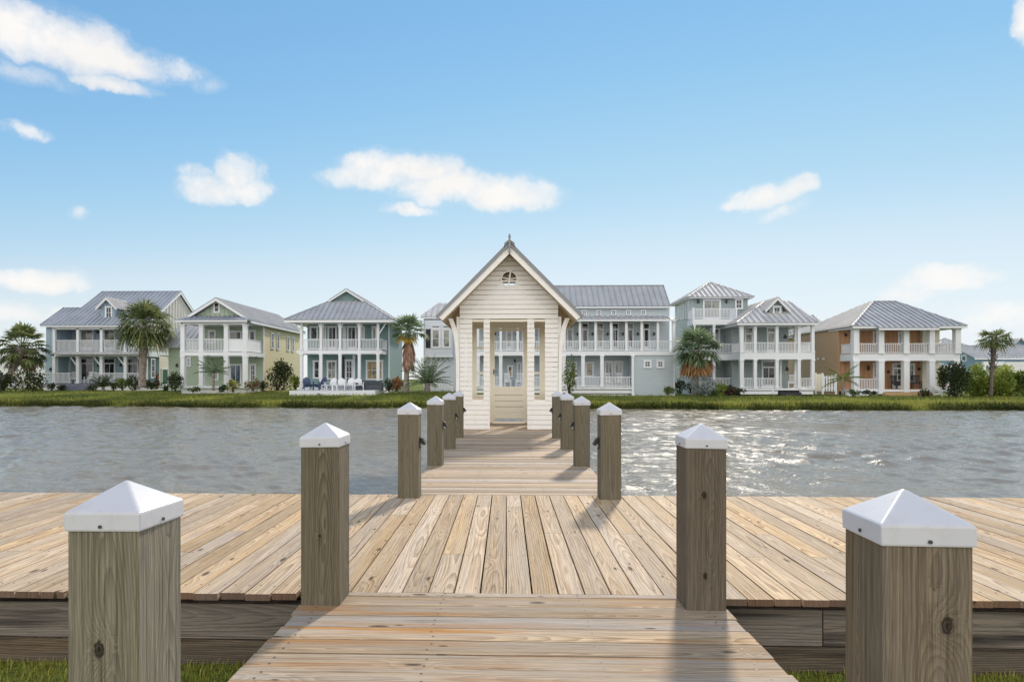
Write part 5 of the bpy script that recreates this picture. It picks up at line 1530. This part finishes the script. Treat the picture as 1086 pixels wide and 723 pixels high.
# five tall palms
b0 = ptx(1, 413, 57); t0 = ptx(24, 369, 58.5)
palm('leaning cabbage palm with a broad dark crown at the left edge of the bank', b0, t0, (.26,.24,.42), (-.2,0,-.55), 21, 'leaf_palm', 'bark_boot', 64, 1.5, .95, boots=46, droop=.18, lw=.15, bend=.4, spread=1.7, elmin=-45, elmax=88)
r_ = random.Random(9)
b0 = ptx(150.5, 409, 57); t0 = ptx(153.5, 346, 57)
palm('tall cabbage palm with a round dark crown in front of the blue house', b0, t0, (.34,.33,.40), (0,0,0), 22, 'leaf_palm', 'bark_boot', 60, 1.35, 1.6, boots=60, droop=.5, elmin=-42, lw=.08, elmax=88)
b0 = ptx(430.5, 414, 52.5); t0 = ptx(433, 352, 52.5)
palm('fan palm with yellow lower fronds and a long rusty skirt beside the teal house', b0, t0, (.26,.22,.26), (0,0,0), 23, 'leaf_fan', 'bark_grey', 34, .85, 1.0, 30, 'leaf_pinkdead', 7, 0, -22, 85, .3, 1.35, 3.4, skr=.45)
b0 = ptx(737, 416, 52.5); t0 = ptx(739.5, 371, 52.5)
palm('fan palm with an orange skirt of dead fronds in front of the sage house', b0, t0, (.30,.26,.30), (0,0,0), 24, 'leaf_fan', 'bark_grey', 50, 1.05, 1.25, 20, 'leaf_dead', 0, 0, -30, 85, .3, 1.4, 1.0, skr=1.9)
b0 = ptx(1050.5, 419, 51.5); t0 = ptx(1054.5, 360, 51.5)
palm('slim tall palm with a small flat crown rising from the hedge', b0, t0, (.14,.15,.21), (0,0,0), 25, 'leaf_palm', 'bark_brown', 30, .6, .75, boots=30, droop=.5, elmin=-25, elmax=60)
# small feather palms
def feather(label, base, h, L, seed, n=16, tr=.10, el0=75, el1=5, droop=1.1, leaf='leaf_fan', name='palm_tree', ll=.45, cat='palm tree', w=.06):
    root = thing(name, base, label, cat); r = random.Random(seed); base = V(base)
    top = base+V((0.03,0,h))
    mb = MB(); trunk(mb, [base-V((0,0,.15)), base.lerp(top,.5)+V((.02,0,0)), top], [tr*1.2, tr, tr*1.1], r, 8); mb.build('trunk', [M['bark_boot']], root, org=base)
    mb = MB()
    for i in range(n):
        a = i*2.399; e = R(el0+(el1-el0)*(i+.5)/n); d = V((math.cos(a)*math.cos(e), math.sin(a)*math.cos(e), math.sin(e)))
        pinnate(mb, top, d, L*r.uniform(.85,1.1), r, 18, droop, w, ll)
    mb.build('crown', [M[leaf]], root, org=base, fix=False)
    return root
feather('small feathery palm growing in front of the green house porch', ptx(226, 412, 52), 1.3, 1.75, 31, 15, .10)
feather('stubby young palm with arching fronds in front of the tan house', ptx(893.5, 417, 52), 1.15, 1.7, 33, 10, .10, 60, -15, 1.0, 'leaf_mid')
feather('dense low sago palm spreading at the foot of the rusty-skirted fan palm', ptx(453, 413, 51.5), .55, 2.3, 34, 34, .24, 80, 0, 1.0, 'leaf_fan', ll=.42, w=.075)
feather('spiky low palm beside the steps of the blue house', ptx(109, 414, 58), .35, 1.2, 35, 16, .12, 80, 10, .8, 'leaf_dark')

def shrub(name, label, cat, c, size, n, leaf, seed, mat, group=None, flower=None, nflower=0, clumps=14, stems=5, flat=False):
    """leaf clumps spread through the volume on a few stems; c is the middle of the foot"""
    r = random.Random(seed); c = V(c); sx, sy, sz = size
    root = thing(name, c, label, cat, group)
    mb = MB(); cl = []
    for i in range(clumps):
        while True:
            u = V((r.uniform(-1,1), r.uniform(-1,1), r.uniform(-1,1)))
            if u.length <= 1: break
        if u.length > .01: u = u.normalized()*(u.length**.45)
        p = c + V((u.x*sx*.78, u.y*sy*.78, sz*.5 + u.z*sz*.42)); cl.append((p, r.uniform(.26, .44)))
    for i in range(stems):
        p = r.choice(cl)[0]; mb.tube([c+V((r.uniform(-.12,.12)*sx, 0, -.1)), c.lerp(p, .5)+V((0,0,.05*sz)), p], [.05, .035, .012], 5, 0, True, False)
    mb.build('stem', [M['bark_dark']], root, org=c)
    mb = MB(); fl = MB()
    for i in range(n+nflower):
        p, q = r.choice(cl)
        u = V((r.gauss(0,1), r.gauss(0,1), r.gauss(0,1))).normalized()*(r.random()**.4)
        pos = p + V((u.x*sx*q, u.y*sy*q, u.z*sz*q*.8))
        if pos.z < c.z-.05: pos.z = c.z + r.random()*.15*sz
        d = (u + V((r.uniform(-.7,.7), r.uniform(-.7,.7), r.uniform(-.3,.8)))).normalized()
        s_ = d.cross(V((r.uniform(-1,1), r.uniform(-1,1), r.uniform(-1,1))))
        if s_.length < .05: continue
        s_.normalize(); l = leaf*r.uniform(.6, 1.35)
        m_ = fl if i >= n else mb
        if i >= n: l *= .8
        b = len(m_.v); k = .30 if i < n else .5
        m_.v += [pos, pos+d*l*.5+s_*l*k, pos+d*l, pos+d*l*.5-s_*l*k]; m_.face([b,b+1,b+2,b+3])
    mb.build('foliage', [M[mat]], root, org=c, fix=False)
    if nflower: fl.build('flower', [M[flower]], root, org=c, fix=False)
    return root
def sh(label, px, pyb, pyt, wpx, Y, mat, seed, n=700, leaf=.16, name='shrub', cat='shrub', depth=.8, **k):
    c = ptx(px, pyb, Y); t = ptx(px, pyt, Y); w_ = abs(XY(px+wpx/2, Y)-XY(px-wpx/2, Y))/2
    h_ = t.z-c.z
    return shrub(name, label, cat, c, (w_, w_*depth, h_), n, leaf, seed, M and mat, **k)
sh('large dark bush with white and pink blossom under the leaning palm', 27, 415, 394, 42, 57, 'leaf_dark', 41, 1500, .2, flower='flower_yellow', nflower=70, clumps=22)
sh('pink bougainvillea climbing behind the leaning palm', 30, 400, 377, 13, 60, 'leaf_mid', 42, 260, .2, flower='flower_pink', nflower=420, clumps=9, name='bougainvillea', cat='flowering shrub')
sh('dark low shrub at the far left of the bank', 2, 415, 396, 18, 56.5, 'leaf_dark', 43, 700, .2)
sh('pale yellow-green bush between the spiky low palm and a dark round bush', 130, 412.5, 402, 17, 59, 'leaf_mid', 44, 800, .15)
sh('dark round bush left of the tall cabbage palm trunk', 143.5, 412.5, 400, 15, 59.5, 'leaf_dark', 45, 800, .15)
sh('neat dark bush right of the tall cabbage palm trunk', 161, 412, 402.5, 15, 59.5, 'leaf_dark', 46, 800, .14)
sh('tall narrow cypress-like shrub left of the green house porch', 185.5, 414, 394.5, 15, 52.5, 'leaf_dark', 47, 900, .16, clumps=18)
sh('thin reddish shrub near the side door of the blue house', 167.5, 411, 395, 5, 60, 'leaf_dark', 48, 160, .15, flower='flower_red', nflower=90, clumps=6)
sh('pink and white flower bush at the right corner of the green house porch', 268, 413, 401.5, 16, 52.5, 'leaf_mid', 49, 500, .14, flower='flower_pink', nflower=130)
sh('yellow flowering bush in front of the green house porch', 247, 414.5, 403.5, 14, 51.8, 'leaf_mid', 50, 450, .14, flower='flower_yellow', nflower=170)
sh('big dark oleander against the yellow side wall', 295, 412.5, 385, 34, 58, 'leaf_dark', 51, 2000, .2, flower='flower_yellow', nflower=60, clumps=26)
sh('small pale agave-like bush right of the big dark oleander', 313, 411.5, 399, 9, 57, 'leaf_bright', 52, 350, .22)
sh('dark round bush at the right corner of the teal house deck', 412, 414, 402.5, 8, 53, 'leaf_dark', 53, 450, .14)
sh('dry brown grass-like plant between the teal house and the fan palm', 421, 413.5, 403, 12, 53.5, 'leaf_dead', 54, 420, .24)
sh('slender young tree with yellow leaves beside the right wall of the pavilion', 604, 417, 377, 15, 51, 'leaf_mid', 55, 620, .17, clumps=20, stems=9, name='young_tree', cat='tree', flower='flower_yellow', nflower=60)
sh('silvery rounded shrub under the palm with the orange skirt', 745, 417.5, 398.5, 29, 51.5, 'leaf_silver', 56, 1500, .13, clumps=20)
sh('bright green small shrub right of the silvery shrub', 764.5, 417.5, 406, 12, 51.3, 'leaf_bright', 57, 420, .15)
sh('dark bush left of the fan palm trunk by the sage house', 721, 416, 403.5, 12, 54, 'leaf_dark', 58, 500, .15)
sh('dark bush tucked behind the fan palm trunk by the sage house', 733, 416, 405, 9, 54.5, 'leaf_dark', 59, 350, .15)
sh('purple-leaved plant at the left end of the sage house porch', 774, 418, 409, 14, 51.5, 'leaf_dark', 60, 380, .16, flower='flower_pink', nflower=50)
sh('big dark bush at the right corner of the tan house', 1012, 420, 388, 34, 51, 'leaf_dark', 61, 2600, .19, clumps=28)
sh('pinkish shrub between the tan porch and the big dark bush', 1000, 412, 390, 9, 55.5, 'leaf_mid', 62, 320, .16, flower='flower_pink', nflower=60)
sh('bright hedge section between the big dark bush and the slim palm', 1036, 419, 389, 32, 52.5, 'leaf_bright', 63, 3400, .20, name='hedge', cat='hedge', clumps=26)
sh('bright hedge section right of the slim palm', 1065, 419, 391, 34, 52, 'leaf_bright', 64, 3600, .20, name='hedge', cat='hedge', clumps=26)
sh('hedge section at the right edge of the photo', 1090, 419, 393, 30, 51.5, 'leaf_mid', 65, 2800, .19, name='hedge', cat='hedge', clumps=24)
sh('low dark bush at the front right corner of the tan porch', 966+14, 422, 414, 16, 50, 'leaf_dark', 66, 420, .14)
sh('small dark shrub beside the left corner of the blue house', 54, 414, 406.5, 7, 61, 'leaf_dark', 67, 250, .14)
sh('low shrub at the waterside between the grey house and the sage house', 709, 417.5, 411, 12, 52, 'leaf_mid', 68, 380, .14)

for (px, w_, Y, py0, py1, m_, lb) in (
    (66, 10, 61.5, 414, 409, 'leaf_dark', 'low dark plant at the left end of the grey steps of the blue house'),
    (98, 9, 60.5, 414, 408, 'leaf_dark', 'low dark plant at the right end of the grey steps of the blue house'),
    (120, 10, 59.8, 413.5, 407, 'leaf_dark', 'low dark plant between the spiky palm and the pale bush'),
    (176, 9, 58.5, 413.5, 406, 'leaf_dark', 'low dark plant under the dark green side door of the blue house'),
    (205, 12, 52.6, 414.5, 410.5, 'leaf_mid', 'low plant at the left foot of the green house porch'),
    (236, 9, 52.2, 414.5, 408.5, 'leaf_dark', 'low dark plant right of the feathery palm trunk'),
    (279, 10, 53, 413.5, 405, 'leaf_dark', 'dark plant at the corner of the yellow side wall'),
    (322, 8, 56.5, 412, 404, 'leaf_dark', 'dark plant in the gap between the yellow wall and the teal house'),
    (785, 13, 52, 418, 412.5, 'leaf_dark', 'low dark plant at the foot of the sage house corner column'),
    (757, 10, 51.8, 418.5, 412, 'leaf_mid', 'low green plant at the foot of the silvery shrub'),
    (905, 12, 52.8, 418.5, 413.5, 'leaf_mid', 'low plant at the foot of the leftmost wide column of the tan house'),
    (922, 12, 53, 418.5, 414.5, 'leaf_dark', 'low dark plant along the base of the left porch bay of the tan house')):
    sh(lb, px, py0, py1, w_, Y, m_, 70+px, 320, .14, clumps=8, stems=3)
# ---------------------------------------------------------------- bank grass
sp = []; r3_ = random.Random(17)
while len(sp) < 50000:
    x = r3_.uniform(-46, 46); s0 = shore(x); t_ = abs(r3_.gauss(0, 1))
    y = s0 + .30 + t_*(1.0 if r3_.random() < .4 else 6.0)
    if y > s0 + 15: continue
    sp.append((x, y, gz(x, y)))
grass_patch('bank_grass', sp, .10, .26, .05, M['blade_far'], 'uneven green grass on the far bank of the pond', 18)

sp = []
while len(sp) < 16000:
    x = r3_.uniform(-46, 46); s0 = shore(x); y = s0 + .12 + abs(r3_.gauss(0, .45))
    if math.sin(x*1.7)+math.sin(x*.61+2)+r3_.uniform(-1.2, 1.2) < -.6: continue
    sp.append((x, y, gz(x, y)))
grass_patch('waterside_grass', sp, .12, .38, .05, M['blade_edge'], 'darker ragged grass along the far waterline', 19)

# ---------------------------------------------------------------- garden furniture
def adirondack(mat):
    root = empty('adirondack_chair')
    def p(name, mb): return mb.build(name, [M[mat]], root)
    mb = MB()
    for i in range(6):
        y = -.30+.1*i; z = .40-.022*i; mb.box(-.27, .27, y, y+.085, z, z+.022)
    p('seat', mb)
    mb = MB()
    for i in range(7):
        x = -.26+.075*i; hh = .72-.06*abs(i-3)**1.4*.5
        mb.obox((x, .24, .27), (.066,0,0), (0, .32*hh/.7, hh*.92), (0, .02, -.008))
    mb.bar((-.28, .36, .50), (.28, .36, .50), .03, .06)
    p('backrest', mb)
    for s_ in (-1, 1):
        mb = MB(); mb.box(s_*.33-.07, s_*.33+.07, -.36, .40, .57, .595); p('armrest', mb)
        mb = MB(); mb.box(s_*.31-.02, s_*.31+.02, -.33, -.23, 0, .57); p('leg', mb)
        mb = MB(); mb.obox((s_*.27-.018, -.30, .33), (.036,0,0), (0, .86, -.30), (0, .02, .10)); p('rear_leg', mb)
    return root
def settle(o, px, py, Y, z, rz, label, group):
    o.location = (XY(px, Y), Y, z); o.rotation_euler = (0, 0, rz); tag(o, label, 'chair', group); return o
Yd = 52.9; za = HT[2]
wa = adirondack('white'); GR = 'garden chairs on the teal house deck'
for i, (px, rz, lb) in enumerate(((350.5, -.25, 'white adirondack chair nearest the two navy chairs on the teal house deck'), (361.5, .15, 'white adirondack chair, second from the navy chairs on the teal house deck'),
                                  (371, .0, 'white adirondack chair, third from the navy chairs on the teal house deck'), (380.5, .3, 'white adirondack chair farthest from the navy chairs on the teal house deck'))):
    o = wa if i == 0 else copy_tree(wa); settle(o, px, 411, Yd-.1*(i % 2), za, rz, lb, GR); o.scale = (1.12,1.12,1.12)
na = adirondack('navy')
for i, (px, rz, lb) in enumerate(((326.5, .5, 'navy blue chair at the left end of the teal house deck'), (338.5, -.55, 'navy blue chair next to the white chairs on the teal house deck'))):
    o = na if i == 0 else copy_tree(na); settle(o, px, 411, Yd, za, rz, lb, GR); o.scale = (1.15,1.15,1.2)
root = thing('sofa', (XY(392, Yd+.3), Yd+.3, za), 'dark outdoor sofa under the wide window of the teal house', 'sofa')
for nm, bx in (('seat', (-.95,.95,-.4,.3,.18,.42)), ('backrest', (-.95,.95,.302,.45,.18,.80)), ('armrest', (-1.1,-.952,-.4,.45,.0,.62)), ('armrest', (.952,1.1,-.4,.45,.0,.62)), ('base', (-.95,.95,-.36,.29,.0,.178))):
    mb = MB(); mb.box(*bx); mb.build(nm, [M['charcoal']], root)
for px, lb in ((344.5, 'small white side table between navy and white chairs on the deck'), (356, 'small white side table between two white chairs on the deck')):
    root = thing('side_table', (XY(px, Yd-.2), Yd-.2, za), lb, 'table', 'side tables on the teal house deck')
    mb = MB(); mb.box(-.24,.24,-.24,.24,.43,.47); mb.build('table_top', [M['white']], root)
    for sx in (-1,1):
        for sy in (-1,1):
            mb = MB(); mb.box(sx*.19-.025, sx*.19+.025, sy*.19-.025, sy*.19+.025, 0, .43); mb.build('leg', [M['white']], root)
def rocker(mat):
    root = empty('porch_chair')
    def p(name, mb): return mb.build(name, [M[mat]], root)
    mb = MB(); mb.box(-.27,.27,-.25,.25,.42,.46); p('seat', mb)
    mb = MB()
    for i in range(6): mb.obox((-.25+.09*i, .22, .46), (.05,0,0), (0,.14,.70), (0,.025,0))
    mb.obox((-.28,.36,1.10), (.56,0,0), (0,.03,.10), (0,.03,0)); mb.obox((-.28,.225,.50), (.56,0,0), (0,.015,.07), (0,.03,0)); p('backrest', mb)
    for s_ in (-1,1):
        mb = MB(); mb.box(s_*.29-.04, s_*.29+.04, -.28,.30,.64,.67); p('armrest', mb)
        for y in (-.22,.22):
            mb = MB(); mb.box(s_*.26-.025, s_*.26+.025, y-.025, y+.025, .03, .64); p('leg', mb)
        mb = MB(); mb.box(s_*.26-.025, s_*.26+.025, -.42,.48,0,.03); p('rocker', mb)
    return root
rw = rocker('white'); first = True
zB1 = ZZ(406.5, XY(100,64), 63.0); zS = HS[1]; zG = HG[1]
for (px, Y, z, rz, lb) in ((77.5, 64.2, zB1, .2, 'white rocking chair beside the railing at the left of the blue house porch'), (93.5, 63.9, zB1, -.2, 'white rocking chair in front of the left doors of the blue house'),
                           (98.3, 64.6, zB1, .25, 'second white rocking chair by the left doors of the blue house'),
                           (840, 55.9, zS, -.5, 'white chair at the dark steps of the sage house porch'),
                           (538.3, 54.9, zG, .15, 'white rocking chair seen through the left half of the pavilion door'), (550.5, 54.9, zG, -.15, 'white rocking chair seen through the right half of the pavilion door'),
                           (645.5, 55.3, zG, .2, 'white rocking chair behind the lower railing of the grey house, left'), (656, 55.3, zG, -.2, 'white rocking chair behind the lower railing of the grey house, right')):
    o = rw if first else copy_tree(rw); first = False
    settle(o, px, 0, Y, z, rz, lb, 'white chairs on the porches')
dk = rocker('charcoal'); first = True
for (px, Y, rz, lb) in ((951, 56.2, .3, 'dark chair in front of the glass door of the tan house'), (972, 56.2, -.3, 'dark chair beside the cream pilaster of the tan house porch')):
    o = dk if first else copy_tree(dk); first = False
    settle(o, px, 0, Y, HN[1]+.02, rz, lb, 'dark chairs on the tan house porch'); o.scale = (1.2,1,1)
gl = adirondack('white'); tag(gl)
gl2 = copy_tree(gl)
for o, px, Y, rz, lb in ((gl, 1001, 54.0, .9, 'pale garden chair on the grass at the right end of the tan porch'), (gl2, 1007, 53.4, -1.1, 'pale garden chair next to the big dark bush by the tan house')):
    x = XY(px, Y); o.location = (x, Y, gz(x, Y)); o.rotation_euler = (0,0,rz); tag(o, lb, 'chair', 'pale garden chairs by the tan house'); o.scale = (1.2,1.2,1.1)

# ---------------------------------------------------------------- fences
def fence(name, label, a, b, h, mat, solid=False, step=.13):
    a, b = V(a), V(b); root = thing(name, a, label, 'fence'); d = b-a; L = d.length; u = d/L
    n = max(1, int(L/1.6))
    for i in range(n+1):
        p = a+u*(L*i/n); mb = MB(); mb.box(p.x-.06, p.x+.06, p.y-.06, p.y+.06, p.z-.2, p.z+h+.1); mb.build('post', [M[mat]], root, org=a)
    mb = MB(); s_ = V((-u.y, u.x, 0)); up = V((0,0,1))
    for z in (.2*h+.05, .85*h): mb.bar(a+up*z+s_*.04, b+up*z+s_*.04, .04, .09)
    k = int(L/step)
    for i in range(k):
        p = a+u*(L*(i+.5)/k); w_ = step*(.97 if solid else .62)
        mb.obox(p-u*w_/2+up*.06-s_*.02, u*w_, s_*.02, up*(h-.06))
    mb.build('picket_panel', [M[mat]], root, org=a)
    return root
fence('picket_fence', 'white picket fence between the sage house and the tan house', ptx(872.5, 415.5, 55.2), ptx(886.5, 415.5, 55.2), 1.45, 'white', False, .2)
fence('board_fence', 'pale tan board fence at the right end of the sage porch', ptx(865, 415.5, 57), ptx(872, 415.5, 57), 1.6, 'pcream', True)
fence('picket_fence', 'low white picket fence behind the sago palm', ptx(455, 413.5, 55.5), ptx(480, 413.5, 55.5), .62, 'white', False, .24)
